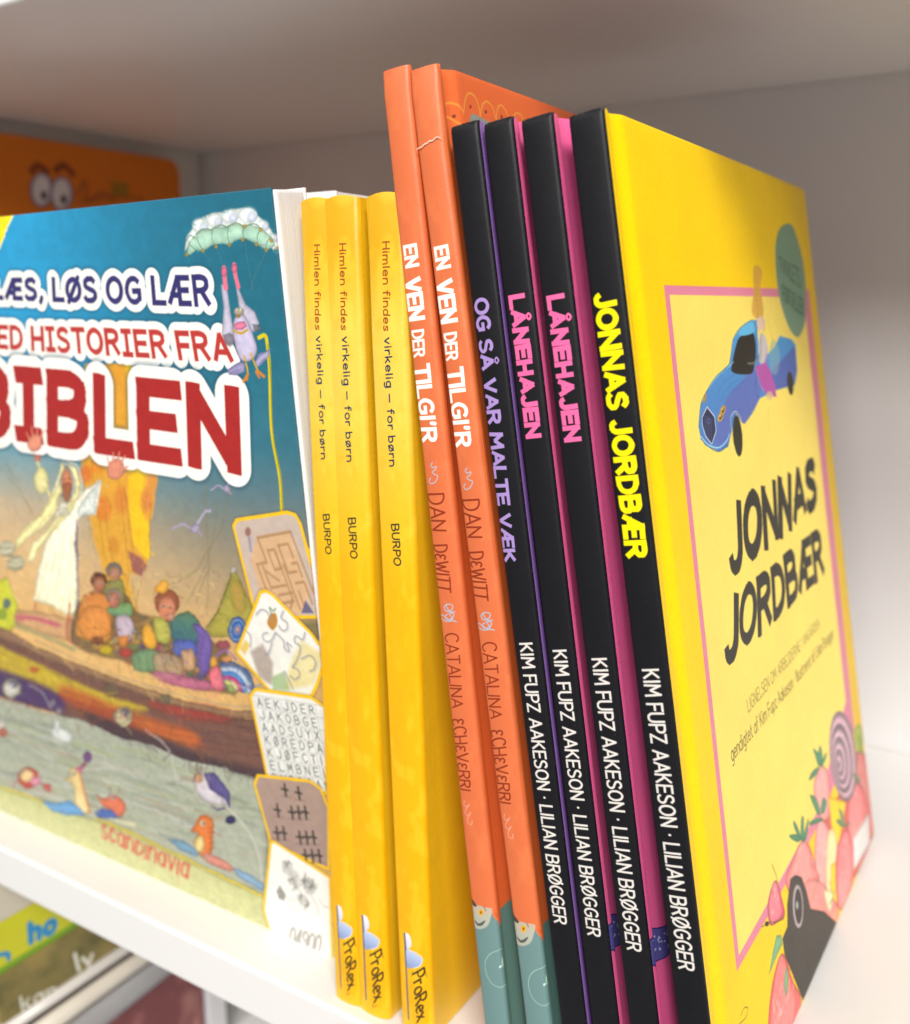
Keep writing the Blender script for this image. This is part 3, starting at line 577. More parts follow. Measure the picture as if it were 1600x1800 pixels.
    t.dot((113, 843), 1.6, 2, '#5c3420', .8); t.dot((121, 843), 1.6, 2, '#5c3420', .8); t.line([(117, 846), (119, 855), (116, 857)], 1, '#8a4a30', .8); t.line([(106, 828), (116, 822), (126, 832)], 3, '#6a4630', .7)
    t.poly([(108, 812), (100, 840), (92, 868), (70, 905), (46, 925), (26, 948), (32, 966), (50, 945), (80, 925), (98, 900), (108, 862), (103, 848), (112, 822)], '#e8dfa0', soft=2)
    t.poly([(118, 816), (134, 822), (141, 850), (138, 875), (122, 905), (100, 930), (80, 950), (56, 990), (46, 985), (56, 955), (84, 930), (104, 905), (124, 880), (132, 860), (130, 840), (124, 826)], '#eee6ac', soft=2)
    for q in ([(104, 838), (94, 875), (66, 912), (34, 945)], [(108, 850), (96, 890), (60, 935)], [(135, 830), (136, 868), (108, 912), (66, 965)], [(130, 880), (100, 920), (60, 975)], [(140, 850), (140, 872), (122, 902)]): t.line(q, 1.3, '#b5a35a', .8)
    for q in ([(120, 812), (136, 820), (143, 850), (140, 872)], [(104, 836), (92, 866)]): t.line(q, 2.2, '#f4f0d8', .9)
    for p in ((12, 965), (28, 990)):
        t.dot(p, 15, 14, '#a8a98e', .8, soft=4)
        for k in range(6): t.line([(p[0] + 12, p[1] - 10 + 4 * k), (p[0] - 4, p[1] - 9 + 4.4 * k), (p[0] - 18, p[1] - 12 + 4.4 * k)], 1, r.choice(['#eeeee0', '#5c6450']), .8)
    t.poly([(192, 838), (190, 818), (200, 826), (206, 808), (210, 822), (218, 812), (216, 826), (222, 826), (214, 836), (206, 842), (196, 842)], '#dc8c74', soft=1.8)
    for q in ([(200, 826), (198, 810)], [(208, 822), (208, 806)], [(214, 824), (220, 812)]): t.line(q, 2.4, '#dc8c74')
    t.line([(112, 895), (110, 905), (96, 912)], 2, '#b0a890', .7); t.dot((112, 900), 9, 8, '#b4b4ac', .6, soft=6)
    for x in (62, 122): t.line([(x, 1060), (x, 1082), (x + 3, 1096)], 5, '#b87050', .9, soft=2)
    # deck, people
    t.poly([(25, 1072), (60, 1075), (100, 1082), (128, 1090), (128, 1130), (60, 1110), (25, 1094)], '#c0966a', soft=3)
    t.line([(28, 1084), (60, 1088), (104, 1100)], 9, '#c05a70', .8, soft=4); t.line([(28, 1100), (80, 1120), (130, 1142)], 10, '#a89c6c', .9, soft=3); t.line([(120, 1085), (118, 1120), (126, 1130)], 7, '#b4684c', .9, soft=3)
    def person(h, hr, skin, hair, body, bc, bc2):
        t.poly(body, bc, soft=4, smooth=True, col2=bc2, tex=.12)
        t.line(body[:4], 1.2, '#3c3020', .45, soft=2)
        t.dot((h[0], h[1] - hr * .5), hr * 1.1, hr * 1.15, hair, .95, soft=4); t.dot(h, hr * .8, hr * 1.1, skin, soft=3)
        for sx in (-.3, .3):
            t.dot((h[0] + sx * hr, h[1] - hr * .15), hr * .17, hr * .2, '#f0e4d0', .8); t.dot((h[0] + sx * hr, h[1] - hr * .12), hr * .09, hr * .12, '#2c2018', .9)
        t.line([(h[0], h[1]), (h[0] + hr * .15, h[1] + hr * .3), (h[0] - hr * .1, h[1] + hr * .32)], 1, '#7a4430', .7)
        t.line([(h[0] - hr * .3, h[1] + hr * .6), (h[0] + hr * .3, h[1] + hr * .58)], 1.1, '#70302a', .7)
    t.poly([(132, 1075), (165, 1040), (215, 1040), (240, 1075), (270, 1085), (330, 1095), (372, 1128), (400, 1150), (420, 1215), (380, 1216), (300, 1200), (220, 1165), (130, 1135)], '#5a4634', .85, smooth=True, soft=9, tex=.25)
    r2 = random.Random(14)
    for _ in range(120):
        x = r2.uniform(140, 392); y = 1100 + (x - 140) * .33 + r2.uniform(-22, 26)
        t.dot((x, y), r2.uniform(3, 9), r2.uniform(3, 10), r2.choice(['#8a5a3c', '#6c7c4c', '#b06c74', '#b8884c', '#5c5078', '#98805c', '#8c4048', '#4c6c74', '#c0a04c', '#a89c94', '#6a4030']), .85, soft=3, rot=r2.uniform(-1, 1))
    person((200, 1010), 13, '#b07a5e', '#6e6a64', [(186, 1025), (214, 1020), (216, 1070), (180, 1070)], '#7c8048', '#8a7a40')
    person((173, 1028), 13, '#ab6c4e', '#5a3424', [(150, 1045), (190, 1050), (196, 1120), (170, 1132), (136, 1120), (134, 1090)], '#c8783a', '#c0883c')
    person((200, 1055), 13, '#b0705a', '#8c7c6c', [(186, 1070), (226, 1060), (232, 1082), (204, 1086)], '#7fa060', '#5f8868')
    t.poly([(136, 1090), (158, 1066), (186, 1072), (196, 1110), (176, 1122), (150, 1124)], '#cc8440', smooth=True, soft=3)
    for q in ([(140, 1060), (152, 1080), (142, 1100)], [(160, 1070), (168, 1095), (160, 1120)], [(150, 1105), (178, 1105), (196, 1112)], [(190, 1080), (194, 1105)]): t.line(q, 1.3, '#8a5420', .6, soft=2)
    t.poly([(204, 1088), (222, 1082), (234, 1096), (230, 1125), (212, 1128)], '#b6a4b0', smooth=True, soft=3); t.poly([(208, 1120), (228, 1118), (222, 1138), (210, 1136)], '#d08034', soft=4)
    t.dot((220, 1148), 12, 8, '#b8383a', .8, soft=5); t.dot((186, 1142), 12, 9, '#c0a824', .9, soft=4); t.dot((170, 1126), 12, 7, '#6a3c2c', .8, soft=5)
    person((293, 1070), 20, '#bd7858', '#8a4a30', [(300, 1092), (330, 1075), (352, 1100), (348, 1132), (316, 1134), (300, 1118)], '#4f7a5a', '#355a74')
    t.poly([(272, 1040), (284, 1022), (296, 1028), (290, 1044)], '#dca23a', soft=3, smooth=True); t.dot((300, 1086), 6, 8, '#cf9078', .9, soft=3)
    t.poly([(268, 1090), (286, 1086), (300, 1110), (296, 1132), (276, 1128)], '#a6a04c', smooth=True, soft=3); t.poly([(252, 1100), (262, 1096), (276, 1130), (264, 1144), (250, 1126)], '#d29a34', smooth=True, soft=3)
    t.line([(246, 1098), (262, 1090), (272, 1084)], 4, '#a08048', .8, soft=2)
    t.poly([(340, 1098), (356, 1104), (372, 1130), (366, 1180), (352, 1190), (344, 1150), (346, 1120)], '#6a569a', smooth=True, soft=3, tex=.1)
    t.poly([(306, 1130), (336, 1126), (346, 1146), (332, 1160), (306, 1150)], '#5360a6', smooth=True, soft=3); t.poly([(318, 1148), (338, 1142), (342, 1176), (324, 1178)], '#b8906c', smooth=True, soft=3)
    t.poly([(232, 1150), (262, 1140), (280, 1150), (276, 1180), (238, 1178)], '#6c8c64', smooth=True, soft=4, tex=.2); t.poly([(270, 1150), (312, 1156), (318, 1190), (276, 1188)], '#a88c6c', smooth=True, soft=4, tex=.25)
    t.poly([(274, 1180), (330, 1190), (368, 1200), (366, 1214), (300, 1204), (272, 1192)], '#b46480', smooth=True, soft=4, tex=.2)
    for q in ([(292, 1160), (296, 1185), (304, 1205)], [(244, 1155), (246, 1178)], [(258, 1150), (262, 1180)], [(284, 1150), (290, 1180)], [(330, 1150), (328, 1176)], [(356, 1120), (352, 1160), (356, 1188)], [(310, 1100), (322, 1120), (320, 1132)], [(312, 1196), (330, 1186), (350, 1206)]): t.line(q, 1.3, '#4a3c34', .55, soft=2)
    # green tent, wheels and balls
    t.poly([(408, 1000), (412, 998), (440, 1060), (448, 1080), (430, 1118), (372, 1122), (362, 1108), (388, 1062)], '#98903c', soft=2, tex=.2)
    t.dot((418, 1050), 12, 30, '#a87c3c', .5, soft=16, rot=-.2); t.line([(410, 1000), (390, 1062), (362, 1105)], 1.6, '#5c5c28', .8); t.dot((410, 1003), 6, 7, '#b0aa9c', soft=3)
    for c_, rr in (((417, 1108), 17),):
        for a_, cc in ((1.1, '#4a5ea0'), (.9, '#8fb0d8'), (.75, '#3a66ac'), (.5, '#6c8cc4'), (.3, '#c47890'), (.15, '#e8d8a0')): t.dot(c_, rr * a_ * .9, rr * a_ * 1.3, cc, soft=2)
    t.dot((392, 1135), 12, 9, '#8c4050', .9, soft=4); t.line([(376, 1175), (384, 1150), (400, 1144), (414, 1160)], 4, '#8c6098', .9, soft=2); t.dot((398, 1158), 9, 6, '#d8923c', soft=2); t.dot((375, 1165), 7, 12, '#d09a3c', soft=3)
    t.poly([(366, 1190), (372, 1172), (384, 1176), (394, 1200), (390, 1214), (376, 1212)], '#d06a74', smooth=True, soft=2)
    for k, cc in enumerate(('#54688c', '#b8c4d4', '#4c84c0', '#b84c7c', '#c8c878', '#90a850')):
        rr = 46 - 7 * k; t.poly([(402 - rr * .1, 1212)] + [(400 + rr * 1.05 * math.sin(a), 1216 - rr * 1.15 * math.cos(a)) for a in np.linspace(-.35, 1.65, 10)] + [(402, 1216)], cc, soft=1.8)
    # hull
    t.poly([(-30, 1090), (0, 1108), (40, 1130), (130, 1172), (230, 1210), (330, 1245), (400, 1262), (470, 1268), (470, 1400), (380, 1370), (300, 1340), (200, 1300), (100, 1255), (0, 1225), (-30, 1215)], '#6a4a40', soft=2)
    m = fbm(t.H, t.W, 60, 22, 51)
    t.rim = 0.; t.poly([(-40, 1124), (30, 1150), (110, 1188), (200, 1226), (260, 1246), (200, 1248), (110, 1222), (30, 1190), (-40, 1178)], '#d8c030', .95, soft=14, tex=.35, smooth=True)
    t.poly([(-30, 1170), (40, 1192), (110, 1225), (100, 1250), (0, 1225), (-30, 1215)], '#4c3868', .9, soft=18, smooth=True)
    t.poly([(110, 1205), (200, 1240), (260, 1262), (340, 1290), (340, 1310), (240, 1285), (120, 1240)], '#b4502c', .9, soft=22, tex=.3, smooth=True); t.poly([(260, 1235), (340, 1238), (400, 1250), (400, 1268), (320, 1262)], '#a83c34', .85, soft=20, tex=.3, smooth=True)
    t.poly([(240, 1260), (330, 1285), (350, 1300), (330, 1312), (250, 1285)], '#c86c34', .8, soft=22, tex=.3, smooth=True)
    t.poly([(140, 1250), (260, 1290), (380, 1335), (470, 1360), (470, 1400), (350, 1360), (200, 1300)], '#43353c', .85, soft=24, smooth=True); t.rim = .32
    t.poly([(-30, 1095), (10, 1106), (60, 1135), (130, 1165), (230, 1202), (330, 1234), (400, 1248), (470, 1252), (470, 1266), (400, 1262), (300, 1240), (200, 1206), (100, 1166), (30, 1134), (-30, 1112)], '#8a6a50', soft=2, tex=.2)
    t.line([(60, 1126), (130, 1158), (230, 1196), (330, 1226), (400, 1240), (450, 1244)], 4, '#b49a78', .8, soft=2)
    for k in range(12):
        y = 1150 + 12 * k; t.line([(0, y), (120, y + 44), (260, y + 94), (400, y + 124), (465, y + 132)], 1.2, r.choice(['#3a2622', '#8c6450', '#2e2028', '#a07048']), .4, soft=2.5)
    t.dot((195, 1212), 14, 12, '#5a5c40', .5, soft=10); t.dot((290, 1230), 12, 10, '#4c5444', .5, soft=10); t.dot((60, 1178), 8, 5, '#c04030', .7, soft=5)
    # water
    sea = [(-30, 1222), (30, 1236), (75, 1252), (130, 1262), (170, 1278), (210, 1298), (270, 1312), (320, 1335), (380, 1348), (470, 1375), (470, 1580), (380, 1545), (300, 1505), (220, 1462), (150, 1440), (80, 1410), (0, 1385), (-30, 1375)]
    t.poly(sea, '#9b9f8c', soft=2.5)
    for k in range(150):
        f = r.random(); x = r.uniform(-20, 430); y = 1245 + (x * .32) + f * 140
        L = r.uniform(30, 110)
        t.line([(x, y), (x + L * .5, y + L * .12 + r.uniform(-3, 5)), (x + L, y + L * .33)], r.uniform(2, 9), r.choice(['#c3c2ba', '#8a9278', '#a9b284', '#8f9788', '#ab9682', '#767f74', '#c4c2b8', '#9ca67c', '#9a8470']), r.uniform(.2, .55), soft=r.uniform(3, 9))
    for q in ([(-20, 1226), (30, 1240), (110, 1262), (170, 1280), (210, 1300), (270, 1314), (320, 1338), (400, 1354)], [(20, 1300), (60, 1320), (120, 1352), (200, 1350)], [(60, 1370), (180, 1400), (260, 1420), (330, 1450)], [(180, 1370), (260, 1400), (340, 1422)]): t.line(q, 3, '#d4d4cc', .55, soft=4)
    for q in ([(50, 1204), (75, 1220), (95, 1260), (100, 1290)], [(255, 1285), (290, 1310), (305, 1350), (310, 1378)], [(400, 1420), (435, 1460), (456, 1510), (458, 1545)]): t.line(q, 3, '#d2ccc8', .8, soft=3)
    t.dot((108, 1292), 20, 12, '#d4d8d4', .85, soft=10, rot=.5); t.dot((100, 1278), 5, 10, '#dadcd8', .8, soft=5); t.dot((92, 1236), 5, 6, '#9c9496', .7, soft=3); t.dot((103, 1250), 5, 6, '#a8a4a4', .7, soft=3)
    # animals in the water
    for c_, f_ in (((20, 1210), '#c8c4b8'), ((216, 1260), '#bcae88')):
        t.dot(c_, 18, 17, '#8c8878', .8, soft=5); t.dot(c_, 14, 14, f_, soft=3); t.dot((c_[0] + 4, c_[1] - 6), 8, 7, '#5c5470', .8, soft=3)
        for k in range(5): t.line([(c_[0] - 9 + 5 * k, c_[1] - 8), (c_[0] - 10 + 5.4 * k, c_[1] - 20)], 1.8, '#5a5440', .8)
        t.dot((c_[0] + 1, c_[1] - 3), 3, 4, '#f0ece0'); t.dot((c_[0] + 2, c_[1] - 2), 1.4, 2, '#2c2c34'); t.line([(c_[0] - 12, c_[1] + 6), (c_[0], c_[1] + 16), (c_[0] + 14, c_[1] + 8)], 3, '#d8d4a0', .8)
    t.dot((0, 1278), 9, 12, '#c4bcb4', soft=3); t.dot((4, 1288), 8, 9, '#a85c48', .9, soft=4)
    t.dot((50, 1368), 19, 19, '#ac4038', soft=3, rot=.4); t.dot((47, 1364), 12, 11, '#dfc088', soft=5); t.dot((62, 1374), 10, 8, '#d4849c', soft=4); t.poly([(74, 1378), (90, 1380), (88, 1394), (76, 1388)], '#bc5450', soft=3); t.dot((72, 1364), 4, 5, '#dcd8cc'); t.dot((73, 1365), 1.6, 2, '#333')
    t.line([(153, 1332), (148, 1344), (140, 1356)], 7, '#86405e', soft=3); t.dot((153, 1331), 8, 9, '#6c4478', soft=3); t.dot((139, 1355), 6, 7, '#cc6c84', soft=3)
    t.poly([(112, 1370), (124, 1366), (122, 1348), (140, 1360), (146, 1380), (152, 1405), (158, 1428), (148, 1432), (132, 1416), (130, 1390), (124, 1376)], '#d8b878', soft=2.5, col2='#dcc890')
    t.line([(140, 1362), (146, 1385), (154, 1412), (158, 1430)], 6, '#c06a34', .8, soft=3); t.dot((130, 1362), 3, 4, '#f0ecd8'); t.dot((131, 1362), 1.3, 2, '#332')
    t.poly([(72, 1408), (100, 1412), (122, 1408), (140, 1420), (150, 1434), (120, 1434), (90, 1426)], '#5f94c0', soft=3); t.poly([(166, 1430), (176, 1420), (196, 1424), (214, 1438), (196, 1442), (170, 1438)], '#4660a0', soft=2.5)
    t.poly([(168, 1398), (186, 1404), (198, 1396), (218, 1410), (218, 1428), (208, 1438), (196, 1424), (182, 1418)], '#cc6c4c', soft=3, smooth=True); t.dot((198, 1402), 5, 6, '#d8a8a0'); t.dot((199, 1402), 2, 2.4, '#333')
    for q in ([(192, 1398), (194, 1384)], [(206, 1398), (210, 1384)], [(184, 1408), (170, 1400)]): t.line(q, 1.2, '#5a3c34', .8)
    t.poly([(180, 1438), (210, 1440), (240, 1446), (240, 1458), (215, 1452)], '#ccc8a4', .9, soft=4)
    t.poly([(340, 1368), (352, 1350), (358, 1362), (380, 1392), (400, 1412), (390, 1416), (366, 1412), (348, 1396)], '#c4bcc0', soft=2.5, smooth=True)
    t.poly([(358, 1360), (376, 1358), (388, 1372), (404, 1394), (404, 1418), (392, 1404), (368, 1388)], '#584e80', soft=2.5); t.dot((349, 1368), 8, 10, '#cc9a74', soft=3); t.dot((346, 1356), 7, 7, '#a8a884', soft=2.5); t.dot((345, 1355), 3, 3.4, '#eceada'); t.dot((345, 1355), 1.4, 1.7, '#222')
    t.line([(372, 1418), (382, 1424), (394, 1420)], 3.5, '#5c5478', .9); t.dot((405, 1442), 9, 8, '#34305a', soft=3); t.line([(402, 1400), (403, 1420)], 4, '#4c4670', .9)
    t.poly([(292, 1474), (320, 1478), (350, 1496), (346, 1506), (318, 1496)], '#6c90a8', soft=3)
    t.poly([(345, 1445), (352, 1434), (368, 1436), (376, 1446), (374, 1470), (372, 1500), (360, 1510), (348, 1500), (340, 1482), (346, 1466), (336, 1462)], '#cc7034', soft=2.5, smooth=True); t.dot((350, 1484), 9, 15, '#d8c480', .95, soft=3); t.dot((356, 1448), 4, 5, '#ece4c8'); t.dot((357, 1448), 1.7, 2.2, '#222')
    for k in range(5): t.line([(366, 1456 + 9 * k), (377, 1454 + 9 * k)], 2, '#a84c24', .7)
    t.poly([(358, 1500), (380, 1506), (404, 1520), (412, 1532), (390, 1528), (362, 1514)], '#cc8474', soft=3, smooth=True)
    for k in range(7): t.line([(368 + 6 * k, 1506 + 3 * k), (364 + 6 * k, 1518 + 3 * k)], 1.4, '#8c4c40', .6)
    t.poly([(408, 1524), (440, 1538), (466, 1556), (460, 1566), (420, 1544)], '#7c9cb8', soft=3)
    # green band, shoreline, publisher name
    t.poly([(-60, 1365), (0, 1385), (60, 1404), (100, 1418), (160, 1440), (230, 1465), (300, 1500), (380, 1538), (470, 1580), (620, 1640), (640, 1760), (-60, 1560)], '#b0b078', soft=2, col2='#b4b484')
    t.line([(-20, 1378), (40, 1396), (74, 1410)], 5, '#d0c020', soft=2); t.line([(168, 1440), (230, 1464), (300, 1498), (380, 1536), (470, 1580)], 5, '#d0b81c', soft=2); t.line([(168, 1438), (230, 1461), (300, 1495), (380, 1533), (470, 1576)], 1.4, '#4c5a48', .7)
    t.poly([(72, 1408), (100, 1412), (122, 1408), (140, 1420), (150, 1434), (120, 1434), (90, 1426)], '#5f94c0', soft=3)
    t.text("scanᴅɪnavɪa", [(177, 1472), (178.5, 1437), (331, 1547), (335, 1506)], '#c8503c', wt=.1, soft=2, gap=2.2)
    t.hatch((-20, 1000, 470, 1260), 900, 13, 3.0, .16, 2, .6)
    t.hatch((-20, 1130, 470, 1400), 500, 40, 3.4, .12, 3, .5)
    t.hatch((-20, 1240, 470, 1560), 420, 26, 3.2, .09, 4, .5)
    t.hatch((20, 790, 280, 1090), 700, 16, 2.4, .10, 5, .5)
    t.warp(1.5, 22); t.warp(.9, 8, 31)
    t.poly([(324, 444), (328, 415), (345, 392), (358, 380), (375, 374), (392, 372), (405, 368), (430, 365), (448, 374), (462, 386), (476, 402), (488, 424), (492, 436), (480, 440), (465, 420), (440, 402), (400, 400), (360, 410), (335, 430)], '#dde8e4', soft=3)
    for c_, rr in (((352, 396), 15), ((378, 387), 14), ((404, 380), 15), ((436, 378), 17), ((462, 396), 11), ((481, 418), 8)):
        t.dot(c_, rr, rr * .85, '#e8efec', .9, soft=6); t.dot((c_[0] + rr * .4, c_[1] + rr * .25), rr * .5, rr * .6, '#b9c2dc', .6, soft=6)
    t.poly([(327, 448), (332, 425), (344, 412), (356, 404), (370, 404), (380, 399), (396, 400), (406, 394), (420, 394), (430, 399), (440, 394), (455, 400), (466, 406), (480, 420), (484, 432), (470, 440), (464, 438), (452, 430), (432, 420), (415, 422), (404, 432), (390, 428), (372, 432), (358, 442), (345, 440), (336, 448)], '#a9cdb4', soft=1.6, tex=.12)
    for a, b in (((332, 425), (345, 440)), ((346, 410), (358, 442)), ((374, 403), (377, 432)), ((402, 397), (404, 430)), ((430, 397), (429, 420)), ((458, 402), (453, 430)), ((476, 416), (468, 438))):
        t.line([a, ((a[0] + b[0]) / 2 - 3, (a[1] + b[1]) / 2), b], 1.4, '#63806a', .8)
    for q in ([(344, 412), (356, 403), (372, 404)], [(374, 402), (388, 396), (400, 400)], [(402, 398), (416, 392), (430, 399)], [(431, 397), (448, 394), (460, 403)], [(328, 424), (334, 414), (345, 420)]): t.line(q, 1.6, '#6d8a6c', .9)
    for p in ((328, 448), (357, 441), (380, 434), (403, 431), (427, 422), (451, 430), (468, 440), (488, 436), (477, 423), (430, 398), (459, 404)):
        t.dot(p, 3.2, 3.6, '#c09a4a', .9, soft=2)
    for q in ([(357, 442), (370, 460)], [(383, 440), (390, 462)], [(432, 425), (434, 452), (445, 510)], [(468, 442), (450, 480), (440, 512)]): t.line(q, 1, '#6a7a70', .5)
    # the yellow line from bird to card
    t.line([(455, 594), (466, 590), (470, 606), (474, 650), (478, 760), (492, 840), (496, 905)], 5.5, '#d9c21c', soft=1.5)
    t.line([(471, 606), (476, 660), (480, 760), (494, 845), (497, 905)], 1.4, '#6c6a18', .8)
    # titles
    W_ = '#f6f3ea'
    o = [('#1d3c56', .34, .35, 9), (W_, .27, 1, 1.6)]
    t.text("LÆS, LØS OG LÆR", [(-13, 527), (-13, 489), (372, 541), (366, 482)], '#2d2a66', wt=.2, cap='sq', out=o, jit=.02, seed=3, shade=('#5a5890', .5, .25))
    o = [('#1d3c56', .35, .35, 9), (W_, .28, 1, 1.6)]
    t.text("MED HꞮSTORꞮER FRA", [(-34, 611), (-34, 570), (411, 640), (400, 583)], '#b2302c', wt=.19, cap='sq', out=o, jit=.02, seed=6, shade=('#d8645c', .5, .3))
    o = [('#1d3c56', .17, .45, 12), (W_, .14, 1, 1.8)]
    t.text("BꞮBLEN", [(-46, 764), (-46, 636), (425, 836), (420, 680)], '#a82624', wt=.215, cap='sq', out=o, jit=.012, seed=8)
    # raised hand over the title's rim
    t.poly([(190, 838), (189, 822), (194, 812), (205, 806), (216, 812), (218, 826), (214, 838), (203, 843)], '#d88a70', soft=2, smooth=True)
    for q in ([(192, 818), (189, 804)], [(199, 812), (199, 796)], [(207, 810), (210, 795)], [(213, 814), (220, 802)], [(215, 826), (225, 820)]): t.line(q, 4.2, '#d88a70', w2=2.6)
    for q in ([(196, 816), (198, 830)], [(204, 812), (205, 828)], [(211, 816), (210, 830)]): t.line(q, 1, '#9c5440', .7)
    t.poly([(48, 782), (52, 770), (60, 764), (70, 766), (74, 778), (70, 790), (56, 794)], '#d88a70', smooth=True, soft=2)
    for q in ([(52, 772), (46, 760)], [(58, 766), (55, 750)], [(65, 766), (66, 750)], [(71, 770), (77, 757)]): t.line(q, 4, '#d88a70', w2=2.4)
    # bird hanging from the parachute
    t.poly([(388, 500), (395, 500), (400, 510), (405, 545), (412, 590), (410, 603), (398, 608), (390, 585), (393, 540)], '#b9b4c6', soft=2.5)
    t.poly([(414, 500), (420, 508), (432, 535), (448, 548), (456, 568), (450, 584), (440, 582), (432, 565), (420, 540)], '#b9b4c6', soft=2.5)
    t.line([(394, 472), (395, 490), (397, 506)], 8, '#e0738a', soft=2); t.line([(412, 466), (414, 485), (419, 504)], 7, '#e0738a', soft=2)
    t.dot((394, 478), 5, 9, '#e8708f', soft=2); t.dot((412, 472), 5, 8, '#e8708f', soft=2)
    t.poly([(392, 590), (404, 585), (414, 592), (412, 604), (404, 610), (396, 602)], '#77707c', .8, soft=4); t.poly([(444, 570), (458, 572), (462, 580), (448, 584)], '#6a7078', .8, soft=4)
    t.poly([(412, 560), (426, 552), (436, 565), (446, 590), (452, 610), (450, 626), (436, 636), (422, 632), (415, 612), (410, 590)], '#bab2cc', smooth=True, soft=2.5)
    t.dot((420, 548), 9, 8, '#a89a88', soft=2); t.dot((416, 545), 2.5, 3.4, '#e8e0c8'); t.dot((423, 544), 2.5, 3.4, '#e8e0c8'); t.dot((419, 556), 4, 3, '#b98e3c')
    t.poly([(411, 572), (418, 566), (430, 565), (434, 574), (426, 580), (414, 580)], '#e27c9a', soft=2); t.line([(412, 582), (424, 586), (435, 580)], 3.4, '#c79a3a')
    t.poly([(399, 652), (412, 642), (424, 636), (432, 640), (430, 654), (415, 660), (403, 659)], '#9c96be', soft=2); t.poly([(448, 636), (455, 622), (476, 614), (472, 628), (458, 642), (452, 646)], '#aaa4c8', soft=2)
    for q in ([(399, 652), (412, 642), (424, 636)], [(448, 636), (458, 624), (476, 614)], [(404, 657), (418, 650)], [(412, 659), (424, 648)], [(456, 640), (466, 630)]): t.line(q, 1, '#5c5888', .8)
    t.line([(429, 626), (434, 645), (436, 658)], 3, '#c9a028'); t.line([(441, 622), (448, 640), (455, 655)], 3, '#c9a028')
    t.line([(436, 658), (428, 671)], 4, '#cf7a2e'); t.line([(436, 658), (434, 668)], 3, '#cf7a2e'); t.line([(452, 652), (464, 662)], 4.5, '#cf7a2e'); t.line([(450, 654), (456, 664)], 3, '#cf7a2e')
    t.line([(412, 595), (416, 620), (430, 636), (446, 630), (452, 612), (444, 588)], 1, '#5c5670', .7)
    t.line([(412, 600), (402, 612), (393, 640)], 1, '#7a7488', .0)
    t.rim = 0.
    t.hatch((320, 360, 495, 450), 120, 10, 2, .08, 6, .5)
    # cards down the right edge
    card(t, [(413, 926), (418, 917), (505, 904), (518, 908), (526, 922), (562, 1060), (562, 1082), (452, 1082)], '#c3b0a2')
    t.poly([(452, 944), (508, 933), (545, 1040), (530, 1079), (470, 1079), (440, 985)], '#d3ab82', soft=6)
    def mz(u, v): return (452 + u * 58 + v * 36, 944 - u * 11 + v * 96)
    for q in ([(0, 0), (1, 0)], [(1, 0), (1, 1.3)], [(0, 0), (0, .45), (-.3, .45)], [(-.3, .45), (-.3, 1.25)], [(.15, .25), (.15, .6), (.35, .6), (.35, .25), (.15, .25)], [(.5, .2), (.8, .2), (.8, .45)], [(.5, .2), (.5, .7), (.75, .7)], [(-.1, .6), (.15, .8)], [(-.15, .5), (-.15, .9), (.3, .9)], [(.45, .55), (.45, 1.35)], [(.6, .9), (.85, .9), (.85, 1.3)], [(.7, .55), (.85, .55), (.85, .8)], [(0, 1.05), (.4, 1.05)], [(-.1, 1.2), (.35, 1.2)], [(.6, 1.05), (.6, 1.3)], [(.35, .3), (.35, 1.15), (.2, 1.3)]):
        pts = [mz(*p) for p in q]; t.line([(x + 1, y + 2) for x, y in pts], 3.4, '#8a6a48', .55, smooth=False, soft=2.5); t.line(pts, 2, '#b98c62', .9, smooth=False, soft=1.4)
    t.dot((436, 935), 5, 8, '#8a5a4c', .8, soft=4); t.line([(438, 945), (441, 968)], 5, '#8c86a0', .8, soft=4); t.poly([(537, 1055), (552, 1078), (530, 1078)], '#5f5a78', .9, soft=3)
    t.poly([(468, 1100), (560, 1090), (575, 1150), (480, 1150)], '#3e4228', .5, soft=16)
    card(t, [(419, 1146), (460, 1044), (468, 1042), (478, 1048), (545, 1115), (570, 1150), (556, 1200), (545, 1222), (475, 1212)], '#ece8e2', col2='#e4e2d4')
    t.poly([(440, 1145), (462, 1132), (480, 1165), (478, 1205), (455, 1190)], '#8a7468', .7, soft=9, tex=.3); t.poly([(530, 1125), (566, 1150), (552, 1205), (500, 1212), (510, 1170)], '#dcc25a', .6, soft=10, tex=.4); t.poly([(478, 1190), (500, 1180), (510, 1214), (480, 1212)], '#7fa060', .7, soft=6, tex=.3)
    t.poly([(474, 1082), (484, 1078), (488, 1094), (480, 1108), (470, 1096)], '#b98238', smooth=True, soft=3); t.line([(477, 1080), (474, 1068), (480, 1074), (485, 1070)], 2.5, '#5c8a5c', .8)
    t.poly([(421, 1140), (432, 1125), (440, 1135), (430, 1152)], '#e0b850', .8, soft=4)
    for q in ([(450, 1080), (458, 1072), (466, 1073), (472, 1080), (478, 1090)], [(498, 1074), (494, 1086), (504, 1094), (504, 1106), (496, 1108), (490, 1100)], [(484, 1112), (478, 1124), (470, 1128), (462, 1122), (463, 1114), (470, 1112)], [(484, 1112), (498, 1126), (500, 1140), (508, 1144), (504, 1130), (512, 1136)], [(536, 1112), (532, 1124), (520, 1118), (518, 1128), (528, 1138), (522, 1160), (514, 1172)], [(514, 1172), (524, 1178), (526, 1188), (518, 1194), (510, 1188)], [(530, 1158), (544, 1152), (554, 1162), (552, 1176), (544, 1180)], [(478, 1130), (472, 1148), (466, 1150)], [(500, 1180), (508, 1196), (514, 1210)], [(432, 1108), (440, 1118), (440, 1136)]):
        t.line([(x + 1.2, y + 1.6) for x, y in q], 4, '#8c8a90', .35, soft=4); t.line(q, 1.6, '#8a8890', .75, soft=1.6)
    # word search
    G0 = [(446, 1222), (548, 1234), (572, 1260), (572, 1392), (472, 1366)]
